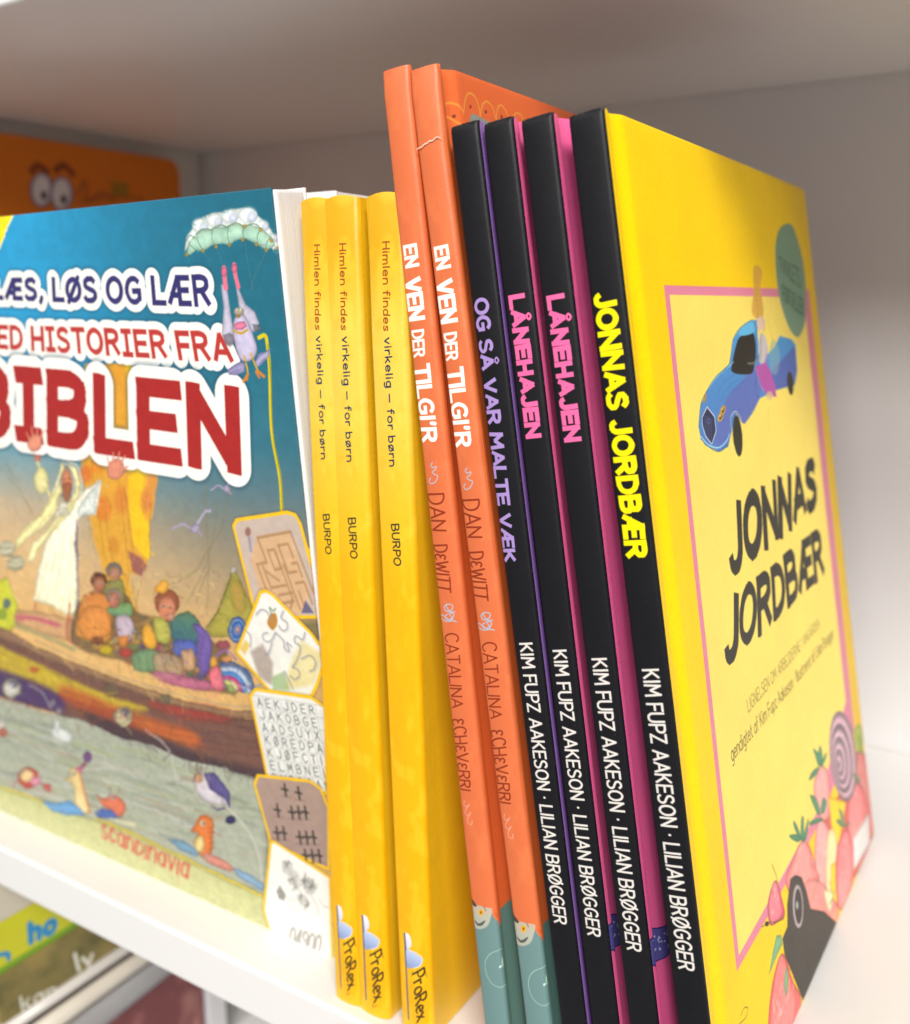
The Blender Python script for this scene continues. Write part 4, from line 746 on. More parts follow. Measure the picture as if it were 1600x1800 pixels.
    card(t, [(443, 1226), (450, 1215), (546, 1229), (570, 1245), (572, 1392), (472, 1366)], '#e4e3dd')
    rows = ["AEKJDER", "JAKOBGE", "AADSUYX", "KØREDPA", "KJØFCTI", "ELMBNEI", "DVBDOAN"]
    def gp(c, r_): return (446 + c * 15.3 + r_ * 4.6, 1222 + c * 2.4 + r_ * 22.2)
    for k in range(8): t.line([gp(0, k), gp(8, k)], .9, '#8c8e88', .7, smooth=False); t.line([gp(k, 0), gp(k, 6.8)], .9, '#8c8e88', .7, smooth=False)
    for j, w_ in enumerate(rows):
        for i, ch in enumerate(w_):
            t.text(ch, [gp(i + .22, j + .88), gp(i + .22, j + .12), gp(i + .8, j + .88), gp(i + .8, j + .12)], '#62645e', wt=.12)
    card(t, [(450, 1380), (455, 1366), (545, 1376), (562, 1388), (575, 1420), (576, 1525), (478, 1480)], '#a88f80', col2='#a58a80')
    for (x, y, n_) in ((500, 1390, 1), (524, 1396, 1), (487, 1426, 1), (512, 1430, 3), (486, 1466, 2), (526, 1474, 3), (536, 1506, 3)):
        for k in range(n_):
            t.line([(x + 12 * k, y - 12), (x + 12 * k + 3, y + 10)], 3.8, '#2f2c2a', .92, soft=3); t.line([(x + 12 * k - 5, y - 3), (x + 12 * k + 6, y - 1)], 3.4, '#2f2c2a', .85, soft=2.5)
        t.line([(x - 6, y + 9), (x + 12 * n_, y + 12)], 1.6, '#6c5c50', .5, soft=2)
    card(t, [(478, 1484), (482, 1482), (578, 1544), (582, 1684), (560, 1680), (480, 1650), (466, 1600)], '#f0ede4')
    for k in range(70):
        a = r.uniform(0, 6.28); c_ = r.choice([(505, 1520), (515, 1545), (535, 1548), (548, 1558), (530, 1575), (542, 1590), (520, 1560)]); L = r.uniform(5, 16)
        t.line([(c_[0] + L * math.cos(a) * .9, c_[1] + L * math.sin(a)), c_, (c_[0] - L * math.sin(a) * .7, c_[1] + L * math.cos(a))], 1.1, '#6f6c68', .6, soft=1.6)
    for c_, rr in (((505, 1525), 10), ((516, 1542), 10), ((545, 1560), 11), ((532, 1582), 8)): t.dot(c_, rr, rr * 1.3, '#8c8a86', .35, soft=8)
    t.poly([(486, 1566), (492, 1556), (502, 1572), (500, 1584), (490, 1580)], '#6f6c6a', .7, soft=4)
    for q in ([(500, 1575), (515, 1582), (530, 1580)], [(548, 1575), (556, 1590), (562, 1608)], [(560, 1580), (568, 1592), (578, 1596)], [(510, 1590), (518, 1600)]): t.line(q, 1.3, '#7a7876', .7)
    t.text("04900", [(506, 1660), (511, 1628), (562, 1680), (568, 1645)], '#a3a19b', wt=.1, soft=1.5)
    g = fbm(t.H, t.W, 110, 80, 61)[..., None]; t.a *= 1 + .09 * (g - .5)
    return t

# ---------------------------------------------------------------- cartoon book against the left side, and the lower shelf
LX = -2.31
def cartoon_cover():
    p = Plane(np.array([LX, 1.30, -1.]), np.array([0, 1., 0]), np.array([0, 0, 1.]), .83, 1.415)
    t = Tex(p, 500, '#e87f08')
    for c_, a in (((73, 333), 0), ((108, 340), .05)):
        t.dot(c_, 21, 31, '#7c6c94', soft=3); t.dot(c_, 16.5, 27, '#ece8ec', soft=4); t.dot((c_[0] + 4, c_[1] + 10), 5, 8, '#2c2430', soft=2)
    t.line([(56, 300), (66, 290), (82, 300)], 16, '#8c3c10', soft=4); t.line([(98, 298), (112, 290), (128, 305)], 16, '#8c3c10', soft=4)
    t.line([(136, 340), (150, 318), (154, 352), (180, 338), (200, 352)], 10, '#a8542c', .8, soft=5); t.poly([(195, 318), (226, 322), (226, 346), (196, 344)], '#9c7c1c', .8, soft=6); t.line([(140, 352), (210, 345), (250, 350)], 9, '#a8542c', .6, soft=6)
    return t

LSX = -1.70
def stack_plane(z0, z1, y0=.9, y1=1.75):
    return Plane(np.array([LSX, y0, z0]), np.array([0, 1., 0]), np.array([0, 0, 1.]), y1 - y0, z1 - z0)
def lime_spine():
    t = Tex(stack_plane(-1.333, -1.222), 900, '#c9c614')
    t.text("n", [(-14, 1700), (-16, 1672), (19, 1688), (18, 1664)], '#1f86c0', wt=.3); t.text("ho", [(50, 1664), (46, 1622), (100, 1640), (104, 1598)], '#1f86c0', wt=.26)
    t.local = True; t.poly([(0, 0), (.9, 0), (.9, .016), (0, .016)], '#74a010')
    return t
def olive_spine():
    t = Tex(stack_plane(-1.446, -1.336), 900, '#7c6e38')
    m = fbm(t.H, t.W, 2, 16, 77)[..., None]; t.a += (hexc('#a08848') - t.a) * np.clip((m - .45) * 2, 0, 1); t.a += (hexc('#4c4c20') - t.a) * np.clip((.42 - m) * 3, 0, 1)
    w = '#d8d6c8'
    t.text("kan", [(38, 1780), (34, 1752), (98, 1748), (100, 1726)], w, wt=.16, jit=.03); t.text("ly", [(136, 1712), (126, 1676), (166, 1692), (164, 1668)], w, wt=.18, jit=.03)
    return t
def wine_cover():
    t = Tex(stack_plane(-1.92, -1.62), 500, '#6c2c30')
    m = fbm(t.H, t.W, 5, 10, 87)[..., None]; t.a += (hexc('#a8786c') - t.a) * np.clip((m - .5) * 2.4, 0, .8)
    return t

# ------------------------------------------------------------------ materials
def mat(name, col=(.8, .8, .8), rough=.5, coat=0., bump=0., bscale=400., img=None, spec=.5, var=0., vscale=8.):
    m = bpy.data.materials.new(name); m.use_nodes = True; nt = m.node_tree; b = nt.nodes["Principled BSDF"]
    b.inputs["Roughness"].default_value = rough; b.inputs["Coat Weight"].default_value = coat; b.inputs["Coat Roughness"].default_value = .25
    b.inputs["Specular IOR Level"].default_value = spec; b.inputs["Base Color"].default_value = (*col, 1)
    tc = nt.nodes.new("ShaderNodeTexCoord")
    if img:
        ti = nt.nodes.new("ShaderNodeTexImage"); ti.image = img; ti.extension = 'EXTEND'
        nt.links.new(tc.outputs["UV"], ti.inputs[0]); nt.links.new(ti.outputs[0], b.inputs["Base Color"])
    elif var:
        n = nt.nodes.new("ShaderNodeTexNoise"); n.inputs["Scale"].default_value = vscale; n.inputs["Detail"].default_value = 5
        r = nt.nodes.new("ShaderNodeValToRGB"); r.color_ramp.elements[0].position = .3; r.color_ramp.elements[1].position = .7
        r.color_ramp.elements[0].color = (*[c * (1 - var) for c in col], 1); r.color_ramp.elements[1].color = (*[min(c * (1 + var), 1) for c in col], 1)
        nt.links.new(tc.outputs["Object"], n.inputs[0]); nt.links.new(n.outputs[0], r.inputs[0]); nt.links.new(r.outputs[0], b.inputs["Base Color"])
    if bump:
        n = nt.nodes.new("ShaderNodeTexNoise"); n.inputs["Scale"].default_value = bscale; n.inputs["Detail"].default_value = 3
        n2 = nt.nodes.new("ShaderNodeTexNoise"); n2.inputs["Scale"].default_value = bscale * .06; n2.inputs["Detail"].default_value = 2
        ad = nt.nodes.new("ShaderNodeMath"); ad.operation = 'MULTIPLY_ADD'; ad.inputs[1].default_value = 4.
        bp = nt.nodes.new("ShaderNodeBump"); bp.inputs["Strength"].default_value = bump; bp.inputs["Distance"].default_value = .0004
        for q in (n, n2): nt.links.new(tc.outputs["Object"], q.inputs[0])
        nt.links.new(n2.outputs[0], ad.inputs[0]); nt.links.new(n.outputs[0], ad.inputs[2]); nt.links.new(ad.outputs[0], bp.inputs["Height"]); nt.links.new(bp.outputs[0], b.inputs["Normal"])
    return m

def page_mat(name, axis, freq, c1=(.86, .85, .82), c2=(.52, .50, .47)):
    """sheet edges: fine irregular lines across the given local axis"""
    m = mat(name, rough=.8, spec=.2); nt = m.node_tree; b = nt.nodes["Principled BSDF"]
    tc = nt.nodes.new("ShaderNodeTexCoord"); sp = nt.nodes.new("ShaderNodeSeparateXYZ"); mu = nt.nodes.new("ShaderNodeMath"); mu.operation = 'MULTIPLY'; mu.inputs[1].default_value = freq
    n = nt.nodes.new("ShaderNodeTexNoise"); n.noise_dimensions = '1D'; n.inputs["Scale"].default_value = 1.; n.inputs["Detail"].default_value = 4
    r = nt.nodes.new("ShaderNodeValToRGB"); r.color_ramp.elements[0].position = .34; r.color_ramp.elements[1].position = .52
    r.color_ramp.elements[0].color = (*c2, 1); r.color_ramp.elements[1].color = (*c1, 1)
    nt.links.new(tc.outputs["Object"], sp.inputs[0]); nt.links.new(sp.outputs[axis], mu.inputs[0]); nt.links.new(mu.outputs[0], n.inputs["W"])
    nt.links.new(n.outputs[0], r.inputs[0]); nt.links.new(r.outputs[0], b.inputs["Base Color"])
    bp = nt.nodes.new("ShaderNodeBump"); bp.inputs["Strength"].default_value = .5; bp.inputs["Distance"].default_value = .0003
    nt.links.new(n.outputs[0], bp.inputs["Height"]); nt.links.new(bp.outputs[0], b.inputs["Normal"])
    return m

# ------------------------------------------------------------------ mesh helpers (arguments in layout units)
col = scene.collection
def link(name, me, m, parent=None, smooth=False):
    o = bpy.data.objects.new(name, me); col.objects.link(o)
    if m: me.materials.append(m)
    if parent: o.parent = parent
    if smooth:
        for p in me.polygons: p.use_smooth = True
    return o

def mesh_box(x0, x1, y0, y1, z0, z1, bev=0., seg=2, uv=None):
    bm = bmesh.new(); bmesh.ops.create_cube(bm, size=1)
    for v in bm.verts: v.co = Vector(((x0 + x1) / 2 + v.co.x * (x1 - x0), (y0 + y1) / 2 + v.co.y * (y1 - y0), (z0 + z1) / 2 + v.co.z * (z1 - z0))) * S
    if bev: bmesh.ops.bevel(bm, geom=bm.edges[:], offset=bev * S, segments=seg, profile=.5, affect='EDGES')
    if uv:
        L = bm.loops.layers.uv.new("UVMap")
        for f in bm.faces:
            for l in f.loops: l[L].uv = uv(l.vert.co / S)
    me = bpy.data.meshes.new("box"); bm.to_mesh(me); bm.free(); return me

def extrude(profile, zs, fn=None, uv=None, smooth_angle=40):
    """closed (x, y) profile swept up through the heights zs; fn(x, y, z) -> displaced point"""
    bm = bmesh.new(); rows = []
    for z in zs:
        rows.append([bm.verts.new(Vector(fn(x, y, z) if fn else (x, y, z)) * S) for x, y in profile])
    n = len(profile); L = bm.loops.layers.uv.new("UVMap"); src = {}
    for z, rw in zip(zs, rows):
        for (x, y), v in zip(profile, rw): src[v] = (x, y, z)
    for a, b in zip(rows, rows[1:]):
        for k in range(n): bm.faces.new((a[k], a[(k + 1) % n], b[(k + 1) % n], b[k]))
    bm.faces.new(rows[0][::-1]); bm.faces.new(rows[-1])
    if uv:
        for f in bm.faces:
            for l in f.loops: l[L].uv = uv(*src[l.vert])
    bmesh.ops.recalc_face_normals(bm, faces=bm.faces)
    for f in bm.faces: f.smooth = True
    for e in bm.edges:
        if len(e.link_faces) == 2 and e.calc_face_angle(0) > math.radians(smooth_angle): e.smooth = False
    me = bpy.data.meshes.new("sweep"); bm.to_mesh(me); bm.free(); return me

def root(name, label, cat, loc, group=None, rot=None):
    o = bpy.data.objects.new(name, None); col.objects.link(o); o.empty_display_size = .02
    M = Matrix.Identity(4) if rot is None else Matrix([[*map(float, r_)] for r_ in rot]).to_4x4()
    o.matrix_world = Matrix.Translation(Vector(loc) * S + Vector((0, 0, S))) @ M
    o["label"] = label; o["category"] = cat
    if group: o["group"] = group
    return o

def lean_rot(deg):
    u, v = lean_axes(deg); return [[u[0], 0, v[0]], [0, 1, 0], [u[2], 0, v[2]]]

ZS = [0, .002, .006, .02, .1, .3, .5, .7, .9, .98, .994, .998, 1]
def hard_book(name, label, x0, deg, T, H, W, m_spine, m_front, m_back, m_page, group, r=.005, th=.011, flare=0., groove=(.016, .047, .008), y0=YS, wob=0.):
    R_ = root(name, label, "book", (x0, y0, -1.), group, lean_rot(deg))
    zs = [H * k for k in ZS]
    def tuck(x, y, z, c):            # a little rounding of boards at head and foot
        e = min(z, H - z); k = max(0, 1 - e / .006)
        return k * k
    rnd = random.Random(int(x0 * 1e4))
    ph = rnd.uniform(0, 6)
    # spine: slightly rounded strip, board thick, wrapping a small radius at both joints
    prof = []
    for k in range(7):
        a = math.pi / 2 * k / 6; prof.append((T - r + r * math.sin(math.pi / 2 - a) , r - r * math.cos(math.pi / 2 - a)))
    prof = [(T, r)] + [(T - r + r * math.cos(a), r - r * math.sin(a)) for a in np.linspace(0, math.pi / 2, 6)[1:]]
    prof += [(T * f, -.0012 * math.sin(math.pi * f)) for f in (.75, .5, .25)]
    prof += [(r - r * math.sin(a), r - r * math.cos(a)) for a in np.linspace(0, math.pi / 2, 6)]
    prof += [(th * .5, r), (th * .6, th * .6), (T - th * .6, th * .6), (T - th * .5, r)]
    def fs(x, y, z):
        k = tuck(x, y, z, 0); w = wob * math.sin(z * 17 + ph) * .5 + wob * math.sin(z * 41 + ph * 2) * .25
        return (x + w * (1 if x > T / 2 else .4), y + k * .0025 + (wob * 2.2 * max(0, (z - H * .93) / (H * .07)) ** 2 * (x / T)), z)
    link("spine", extrude(prof, zs if not wob else [H * k for k in np.linspace(0, 1, 50)], fs, lambda x, y, z: (min(max(x / T, .002), .998), z / H), 60), m_spine, R_)
    # boards with the hinge groove
    g0, g1, gd = groove
    def board(side):
        ys = [r + .0002, g0 * .8, g0, g0 + .004, g0 + .008, g0 + .012, (g0 + g1) / 2 + .006, g1 - .004, g1, g1 * 1.15, W * .3, W * .6, W * .85, W - .003, W]
        dx = [0, 0, gd * .15, gd * .7, gd * .97, gd, gd * .5, gd * .12, gd * .02, 0, 0, 0, 0, 0, .0025]
        out = [(T - d if side > 0 else d, y) for y, d in zip(ys, dx)]
        inn = [(T - d - th if side > 0 else d + th, y) for y, d in zip(ys, [d * .8 for d in dx])]
        if side > 0: inn[0] = (T - th, r + .0002)
        p = out + inn[::-1]
        def fb(x, y, z):
            k = tuck(x, y, z, 0); s_ = 1 if side > 0 else -1
            f = flare * (y / W) * (1 - z / H) if side > 0 else 0
            bow = .0015 * math.sin(math.pi * y / W) * s_ * (1 if T > .03 else 0)
            return (x + f + bow - k * .0016 * s_ + wob * .35 * math.sin(z * 17 + ph) * max(0, 1 - y / .2), y, z)
        return link("front_cover" if side > 0 else "back_cover", extrude(p, zs, fb, lambda x, y, z: (y / W, z / H), 50), m_front if side > 0 else m_back, R_)
    board(1); board(-1)
    link("page_block", mesh_box(th * 1.2, T - th * 1.2, th, W - .022, .018, H - .018, .001, 1), m_page, R_)
    return R_

def soft_book(name, label, x0, deg, T, H, W, m_spine, m_front, m_page, group, r=.008, y0=YS, bow=.002):
    R_ = root(name, label, "book", (x0, y0, -1.), group, lean_rot(deg)); th = .0025
    zs = [H * k for k in (0, .001, .1, .25, .4, .55, .7, .85, .999, 1)]
    rl = r * .5
    prof = [(T, r)] + [(T - r + r * math.cos(a), r - r * math.sin(a)) for a in np.linspace(0, math.pi / 2, 8)[1:]]
    prof += [(T * f, -bow * math.sin(math.pi * f)) for f in (.7, .5, .3)]
    prof += [(rl - rl * math.sin(a), rl - rl * math.cos(a)) for a in np.linspace(0, math.pi / 2, 6)]
    prof += [(th, rl), (th + .002, .005), (T - r, .005), (T - th, r)]
    def fn(x, y, z):
        e = max(0, z - H * .985) / (H * .015)
        return (x, y + .0012 * math.sin(z * 9 + x0 * 50) * (1 - abs(2 * x / T - 1)) + .003 * e * e, z + (.004 * math.sin(math.pi * min(max(x / T, 0), 1)) if z > H * .99 else 0))
    link("spine", extrude(prof, zs, fn, lambda x, y, z: (min(max(x / T, .002), .998), z / H), 60), m_spine, R_)
    def cover(side, w):
        ys = [r if side > 0 else rl, .03, .06, .064, .2, w * .6, w]
        dx = [0, 0, .0006, 0, 0, 0, .001]
        s_ = 1 if side > 0 else -1
        out = [(T - d if side > 0 else d, y + .0002) for y, d in zip(ys, dx)]
        p = out + [(x - s_ * th, y) for x, y in out[::-1]]
        return link("front_cover" if side > 0 else "back_cover", extrude(p, zs, lambda x, y, z: (x + s_ * .006 * math.sin(math.pi * min(y / w, 1)) * math.sin(math.pi * z / H) * .5, y, z), lambda x, y, z: (y / W, z / H), 60), m_front, R_)
    cover(1, W); cover(-1, W)
    link("page_block", mesh_box(.0035, T - .0035, .006, W - .003, .002, H - .004), m_page, R_)
    return R_

# ------------------------------------------------------------------ the bookcase
white = mat("white_laminate", (.78, .765, .745), .38, bump=.12, bscale=900, var=.02, vscale=4)
white_back = mat("white_back_panel", (.72, .70, .685), .5, bump=.1, bscale=700, var=.03, vscale=3)
XL, XR, YB, YF, YU, ZC = -2.3547, 1.6, 2.257, .9355, 1.012, .4534
case = root("bookcase", "white laminate bookcase whose open shelves hold all the books", "bookcase", (XL, YB, -1.0))
def part(name, *b, m=white, bev=.004):
    o = link(name, mesh_box(b[0] - XL, b[1] - XL, b[2] - YB, b[3] - YB, b[4] + 1, b[5] + 1, bev, 3), m, case); return o
part("shelf_board", XL, XR, YF, YB - .002, -1.085, -1.0, bev=.006)
part("shelf_board", XL, XR, YU, YB - .002, ZC, ZC + .09, bev=.006)
part("shelf_board", XL, XR, YF, YB - .002, -2.62, -2.53, bev=.006)
part("back_panel", XL - .085, XR + .085, YB, YB + .03, -2.7, 1.2, m=white_back, bev=0)
part("side_panel", XL - .09, XL - .001, YU - .02, YB - .001, -2.7, 1.2)
part("side_panel", XR + .001, XR + .09, YU - .02, YB - .001, -2.7, 1.2)
# shadow gap where board and back panel meet is real: the board stops short of the panel

# ------------------------------------------------------------------ books
pg = page_mat("page_edges", 'X', 9000.)
def im(tex, nm): return tex.image(nm)
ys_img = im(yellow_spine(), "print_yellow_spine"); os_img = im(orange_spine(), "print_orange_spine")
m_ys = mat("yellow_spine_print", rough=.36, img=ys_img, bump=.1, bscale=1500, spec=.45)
m_yc = mat("yellow_cover", (.80, .50, .012), .32, bump=.2, bscale=1200, var=.10, vscale=14, spec=.5)
spots = ["leftmost yellow paperback, its spine partly hidden beside the face-out blue book", "middle of the three yellow paperbacks, between two look-alikes", "rightmost yellow paperback, whose front cover shows beside the leaning orange books"]
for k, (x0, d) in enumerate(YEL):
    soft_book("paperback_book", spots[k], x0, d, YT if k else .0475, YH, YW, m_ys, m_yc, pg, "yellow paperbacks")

m_os = mat("orange_spine_print", rough=.42, img=os_img, bump=.12, bscale=2200, spec=.4)
oc_img = im(orange_cover(), "print_orange_cover")
m_oc = mat("orange_cover_print", rough=.42, img=oc_img, bump=.12, bscale=1800, spec=.4)
m_ob = mat("orange_back_cover", (.72, .17, .04), .45, bump=.12, bscale=1800)
osp = ["left orange hardback with white title, leaning on the yellow paperback", "right orange hardback with a crease across its worn spine top, next to the black spines"]
for k, (x0, d) in enumerate(ORA):
    b = hard_book("hardback_book", osp[k], x0, d, OT, OH, OW, m_os, m_oc, m_ob, pg, "orange hardbacks", r=.006, groove=(.014, .045, .009), wob=.0012 if k else .0004)
# torn laminate crease and rubbed corner on the second orange book
crease_m = mat("bare_paper_crease", (.80, .50, .38), .8)
def ribbon(pts, w, z, m, parent, nm, label=None):
    bm = bmesh.new(); P = [Vector(p) for p in pts]; prev = None
    for i, p in enumerate(P):
        d = (P[min(i + 1, len(P) - 1)] - P[max(i - 1, 0)]).normalized(); n = Vector((-d.z, 0, d.x)); ww = w * (1 - abs(2 * i / (len(P) - 1) - 1) ** 3) + .0002
        q = [bm.verts.new((p + n * ww * s_ + Vector((0, -z * (1 if s_ == 0 else .2), 0))) * S) for s_ in (-1, 0, 1)]
        if prev:
            bm.faces.new((prev[0], prev[1], q[1], q[0])); bm.faces.new((prev[1], prev[2], q[2], q[1]))
        prev = q
    me = bpy.data.meshes.new(nm); bm.to_mesh(me); bm.free(); o = link(nm, me, m, parent)
    if label: o["label"] = label
    return o
o2s = [c for c in b.children if c.name.startswith("spine")][0]
sp2 = spine_plane(*ORA[1], OT, OH)
def s2(px, py, dy=-.0022):
    u = sp2.uv((px, py)); return (min(max(u[0], .0005), OT - .0005), dy, u[1])
ribbon([s2(*q) for q in ((731, 264), (735, 263), (739, 260), (743, 259), (747, 255), (750, 253), (753, 252), (757, 248), (761, 248), (764, 246), (768, 242), (772, 241), (776, 243), (780, 245))], .0007, .0003, crease_m, b, "spine_crease", "pale crease where the laminate has cracked")

bt = [("OG SÅ VAR MALTE VÆK", ('L', .0040, .0250, 1.0145, .0010, .0195, .710), '#a78bc8', .215, .035),
      ("LÅNEHAJEN", ('L', .0064, .0280, 1.0180, .0075, .0285, .8585), '#f0689f', .25, .03),
      ("JONNAS JORDBÆR", ('L', .0046, .0288, 1.0215, .0058, .0305, .7370), '#f8e400', .24, .035)]
bimg = [im(black_spine(*a), "print_black_spine") for a in bt]
m_bs = [mat("black_spine_print", rough=.46, img=i_, bump=.08, bscale=2500, spec=.27) for i_ in bimg]
m_purple = mat("purple_cover", (.30, .15, .50), .45, bump=.2, bscale=1500)
pink_img = im(pink_cover(), "print_pink_cover"); m_pink = mat("pink_cover_print", rough=.42, img=pink_img, bump=.2, bscale=1500)
jc_img = im(jonnas_cover(), "print_yellow_cover"); m_jc = mat("yellow_cover_print", rough=.45, img=jc_img, bump=.05, bscale=1500, spec=.2)
m_bb = mat("black_back_cover", (.03, .03, .032), .5, bump=.2, bscale=1500)
lab = ["black hardback with lilac spine lettering and purple cover, beside the orange books",
       "left of the two black hardbacks with pink lettering and pink cover",
       "right of the two black hardbacks with pink lettering, beside the yellow-covered one",
       "black-spined hardback with bright yellow front cover showing a blue car"]
for k, (x0, d) in enumerate(BLK):
    hard_book("hardback_book", lab[k], x0, d, (.0362, .0362, .038, .0395)[k], BH, BW, m_bs[(0, 1, 1, 2)[k]], (m_purple, m_pink, m_pink, m_jc)[k], m_bb, pg, "black-spined hardbacks", r=.005, flare=.018 if k == 3 else 0, groove=(.017, .054, .0075))

# the activity book, face out
m_bc = mat("activity_cover_print", rough=.34, img=im(biblen_cover(), "print_activity_cover"), bump=.06, bscale=1200, spec=.45)
pgy = page_mat("page_edges_front", 'Y', 5200., (.90, .895, .885), (.70, .69, .69))
A = root("activity_book", "face-out activity book with blue sky cover, big red title and boat scene", "book", BR_, None, BM)
link("front_cover", mesh_box(-BBW, 0, 0, .004, 0, BBH, .0012, 2, uv=lambda c: ((c.x + BBW) / BBW, c.z / BBH)), m_bc, A)
link("page_block", mesh_box(-BBW + .004, .0035, .0045, BBD, .004, BBH - .002, .004, 3), pgy, A)
paper = mat("white_cover_paper", (.84, .835, .83), .35, bump=.2, bscale=600)
link("back_cover", mesh_box(-BBW, .0045, BBD + .0003, BBD + .0043, 0, BBH + .0005, .0012, 2), paper, A)
# second white book behind it
B2 = root("white_book", "thick white book standing behind the activity book, only its top corner showing", "book", (-.872, 1.0475, -1.))
link("front_cover", mesh_box(-.78, 0, .035, .039, 0, 1.150, .001, 2), paper, B2)
link("page_block", mesh_box(-.775, -.001, .0395, .20, .004, 1.149, .002, 2), page_mat("page_edges_thick", 'Y', 3200., (.88, .87, .86), (.50, .47, .46)), B2)
link("back_cover", mesh_box(-.78, 0, .2005, .2045, 0, 1.147, .001, 2), paper, B2)

# cartoon book against the left side panel
C = root("cartoon_book", "orange cartoon book with two big eyes, dim in the back corner", "book", (LX, 1.30, -1.))
m_cc = mat("cartoon_cover_print", rough=.45, img=im(cartoon_cover(), "print_cartoon_cover"))
def rounded_board(x0, x1, w, h, r_, uv):
    pts = [(0, 0)] + [(w - r_ + r_ * math.sin(a), r_ - r_ * math.cos(a)) for a in np.linspace(0, math.pi / 2, 6)] + [(w - r_ + r_ * math.cos(a), h - r_ + r_ * math.sin(a)) for a in np.linspace(0, math.pi / 2, 6)] + [(0, h)]
    bm = bmesh.new(); L = bm.loops.layers.uv.new("UVMap")
    f1 = [bm.verts.new(Vector((x1, y, z)) * S) for y, z in pts]; f0 = [bm.verts.new(Vector((x0, y, z)) * S) for y, z in pts]
    bm.faces.new(f1); bm.faces.new(f0[::-1]); n = len(pts)
    for k in range(n): bm.faces.new((f0[k], f0[(k + 1) % n], f1[(k + 1) % n], f1[k]))
    for f in bm.faces:
        for l in f.loops: l[L].uv = (l.vert.co.y / S / w, l.vert.co.z / S / h)
    bmesh.ops.recalc_face_normals(bm, faces=bm.faces)
    me = bpy.data.meshes.new("board"); bm.to_mesh(me); bm.free(); return me
link("front_cover", rounded_board(-.010, 0, .83, 1.415, .04, 1), m_cc, C)
link("page_block", mesh_box(-.030, -.0102, .006, .80, .012, 1.39), pg, C)
link("back_cover", rounded_board(-.040, -.0302, .83, 1.415, .04, 1), m_ob, C)

# ------------------------------------------------------------------ pile on the shelf below
def pile_book(name, label, z0, z1, m_side, y0=.955, y1=1.75, x1=LSX, w=.55, cat="book", rough_end=None, yaw=0., kind='spine'):
    R_ = root(name, label, cat, (x1, y0, z0), "pile on the shelf below"); R_.rotation_euler = (0, 0, yaw)
    h = z1 - z0; L_ = y1 - y0
    def uv(c): return ((c.y + y0 - .9) / .85, c.z / h)
    if kind == 'spine':
        link("spine", mesh_box(-.012, 0, 0, L_, 0, h, .003, 3, uv=uv), m_side, R_)
        link("front_cover", mesh_box(-w, -.0122, 0, L_, h - .008, h, .002, 2), m_side, R_)
        link("back_cover", mesh_box(-w, -.0122, 0, L_, 0, .008, .002, 2), m_side, R_)
        link("page_block", mesh_box(-w + .01, -.0125, .012, L_ - .012, .0082, h - .0082), page_mat("pile_pages", 'Z', 9000.), R_)
    return R_
cream = mat("cream_cover", (.62, .56, .44), .5, bump=.2, bscale=500, var=.1, vscale=20)
pile_book("picture_book", "cream book on top of the pile below the shelf", -1.2205, -1.12, cream)
pile_book("picture_book", "lime yellow book with blue letters and green lower edge in the pile below", -1.333, -1.2215, mat("lime_print", rough=.4, img=im(lime_spine(), "print_lime")))
pile_book("picture_book", "olive book with white lettering in the pile below", -1.446, -1.3345, mat("olive_print", rough=.45, img=im(olive_spine(), "print_olive")))
silver = mat("pale_rounded_cover", (.62, .58, .53), .25, coat=.5, bump=.15, bscale=300)
def roll_book(name, label, z0, z1, m, lip=.014, y0=.955, y1=1.75, yaw=0.):
    R_ = root(name, label, "magazine", (LSX + lip, y0, z0), "pile on the shelf below"); R_.rotation_euler = (0, 0, yaw); h = z1 - z0
    prof = [(-h / 2 + h / 2 * math.sin(a), h / 2 - h / 2 * math.cos(a)) for a in np.linspace(0, math.pi, 13)] + [(-.5, h), (-.5, 0)]
    bm = bmesh.new(); rows = [[bm.verts.new(Vector((x, y, z)) * S) for x, z in prof] for y in np.linspace(0, y1 - y0, 5)]; n = len(prof)
    for a, c in zip(rows, rows[1:]):
        for k in range(n): bm.faces.new((a[k], a[(k + 1) % n], c[(k + 1) % n], c[k]))
    bm.faces.new(rows[0]); bm.faces.new(rows[-1][::-1]); bmesh.ops.recalc_face_normals(bm, faces=bm.faces)
    for f in bm.faces: f.smooth = len(f.verts) == 4
    me = bpy.data.meshes.new(nm := "fold"); bm.to_mesh(me); bm.free()
    link("folded_cover", me, m, R_)
    link("sheets", mesh_box(-.49, -h * .9, -.002, y1 - y0 + .002, h * .35, h * .65), pg, R_)
    return R_
roll_book("folded_magazine", "upper pale folded magazine under the olive book", -1.4705, -1.447, silver)
roll_book("folded_magazine", "lower pale folded magazine above the wire-bound pad", -1.535, -1.491, mat("cream_rounded_cover", (.66, .60, .50), .3, coat=.3), lip=.022, yaw=.02)
dark = mat("dark_gap_strip", (.07, .045, .035), .5)  # shade of the gap between the magazines, put into a dark colour
pile_book("picture_book", "thin dark strip standing in for the shaded gap between the two pale magazines", -1.4905, -1.471, dark, w=.5)
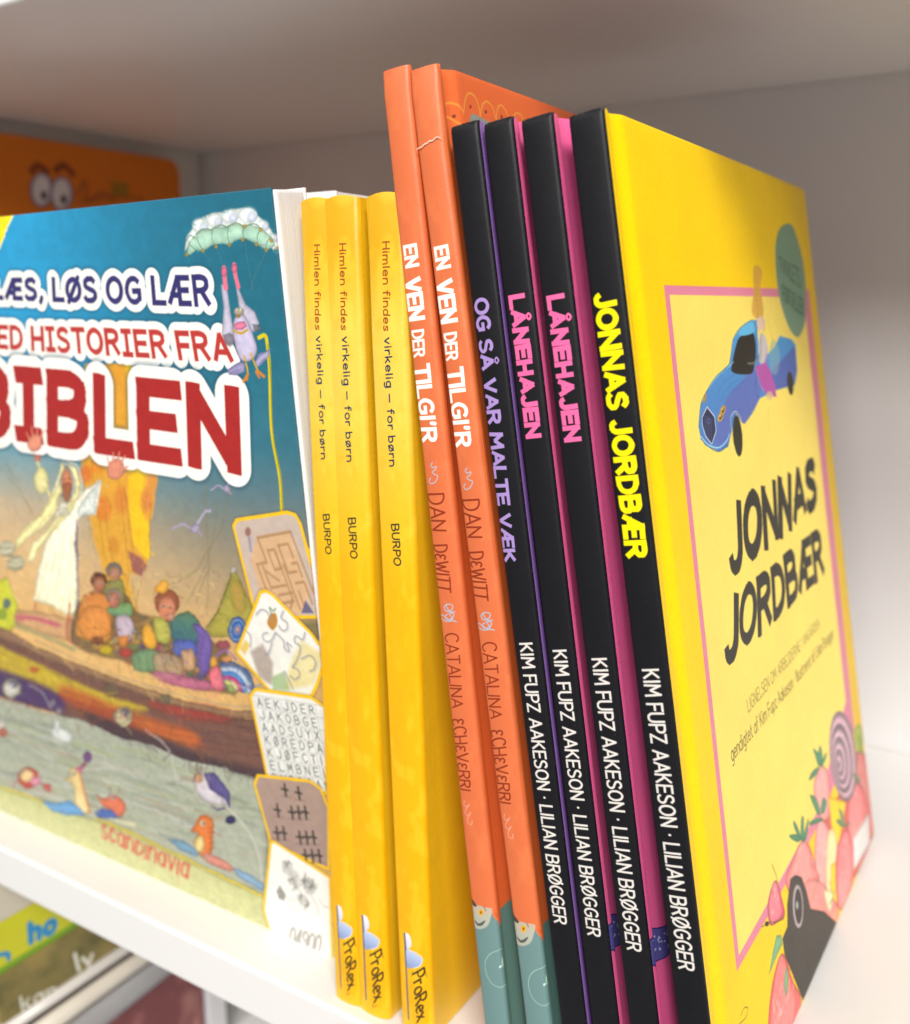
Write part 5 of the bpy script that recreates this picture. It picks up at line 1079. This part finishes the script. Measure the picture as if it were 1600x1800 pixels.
# wire bound pad
Wp = root("wire_bound_pad", "grey wire-bound pad in the pile below", "notepad", (LSX + .03, 1.0, -1.600), "pile on the shelf below"); Wp.rotation_euler = (0, 0, .05)
link("sheets", mesh_box(-.5, -.012, 0, .75, .004, .054), mat("grey_pad", (.50, .47, .43), .6, var=.1), Wp)
wire = mat("steel_wire", (.42, .42, .44), .3, spec=.7)
bm = bmesh.new()
for k in range(60):
    y = .01 + k * .0125; c = Vector((-.010, y, .030)); rr = .030; n = 14; m_ = 5; rows = []
    for i in range(n):
        a = 2 * math.pi * i / n; d = Vector((math.cos(a) * .55, .12 * math.sin(a), math.sin(a))); ctr = c + d * rr
        rows.append([bm.verts.new((ctr + (Vector((math.cos(a), 0, math.sin(a))) * math.cos(b_) + Vector((0, 1, 0)) * math.sin(b_)) * .0022) * S) for b_ in [2 * math.pi * j / m_ for j in range(m_)]])
    for i in range(n):
        for j in range(m_): bm.faces.new((rows[i][j], rows[(i + 1) % n][j], rows[(i + 1) % n][(j + 1) % m_], rows[i][(j + 1) % m_]))
for f in bm.faces: f.smooth = True
me = bpy.data.meshes.new("wire"); bm.to_mesh(me); bm.free(); link("wire_binding", me, wire, Wp)
# wine red box-like book and the pale one under everything
wm = mat("wine_print", rough=.35, img=im(wine_cover(), "print_wine"))
def uvw(c): return (c.y / .53, (c.z) / .32)
Wr = root("gift_book", "dark wine red book with a faded picture at the foot of the pile", "book", (LSX, .955, -1.925), "pile on the shelf below")
link("spine", mesh_box(-.012, 0, 0, .53, 0, .322, .004, 3, uv=uvw), wm, Wr)
link("front_cover", mesh_box(-.5, -.0122, 0, .53, .312, .322, .002, 2), wm, Wr)
link("page_block", mesh_box(-.49, -.0125, .01, .52, .004, .3115), pg, Wr)
base = root("storage_box", "white box the whole lower pile is stacked on", "box", (LSX - .02, .955, -2.53), None)
link("box_body", mesh_box(-.52, 0, 0, .8, 0, .604, .004, 2), mat("white_card", (.7, .69, .68), .5, var=.03), base)
# pale slab beside the wine red book
slab = root("slipcase", "pale upright slipcase standing behind the wine red book", "book", (LSX + .01, 1.49, -1.925), "pile on the shelf below")
link("case_body", mesh_box(-.5, 0, 0, .06, 0, .32, .003, 2), mat("slip_white", (.66, .65, .66), .4, var=.03), slab)
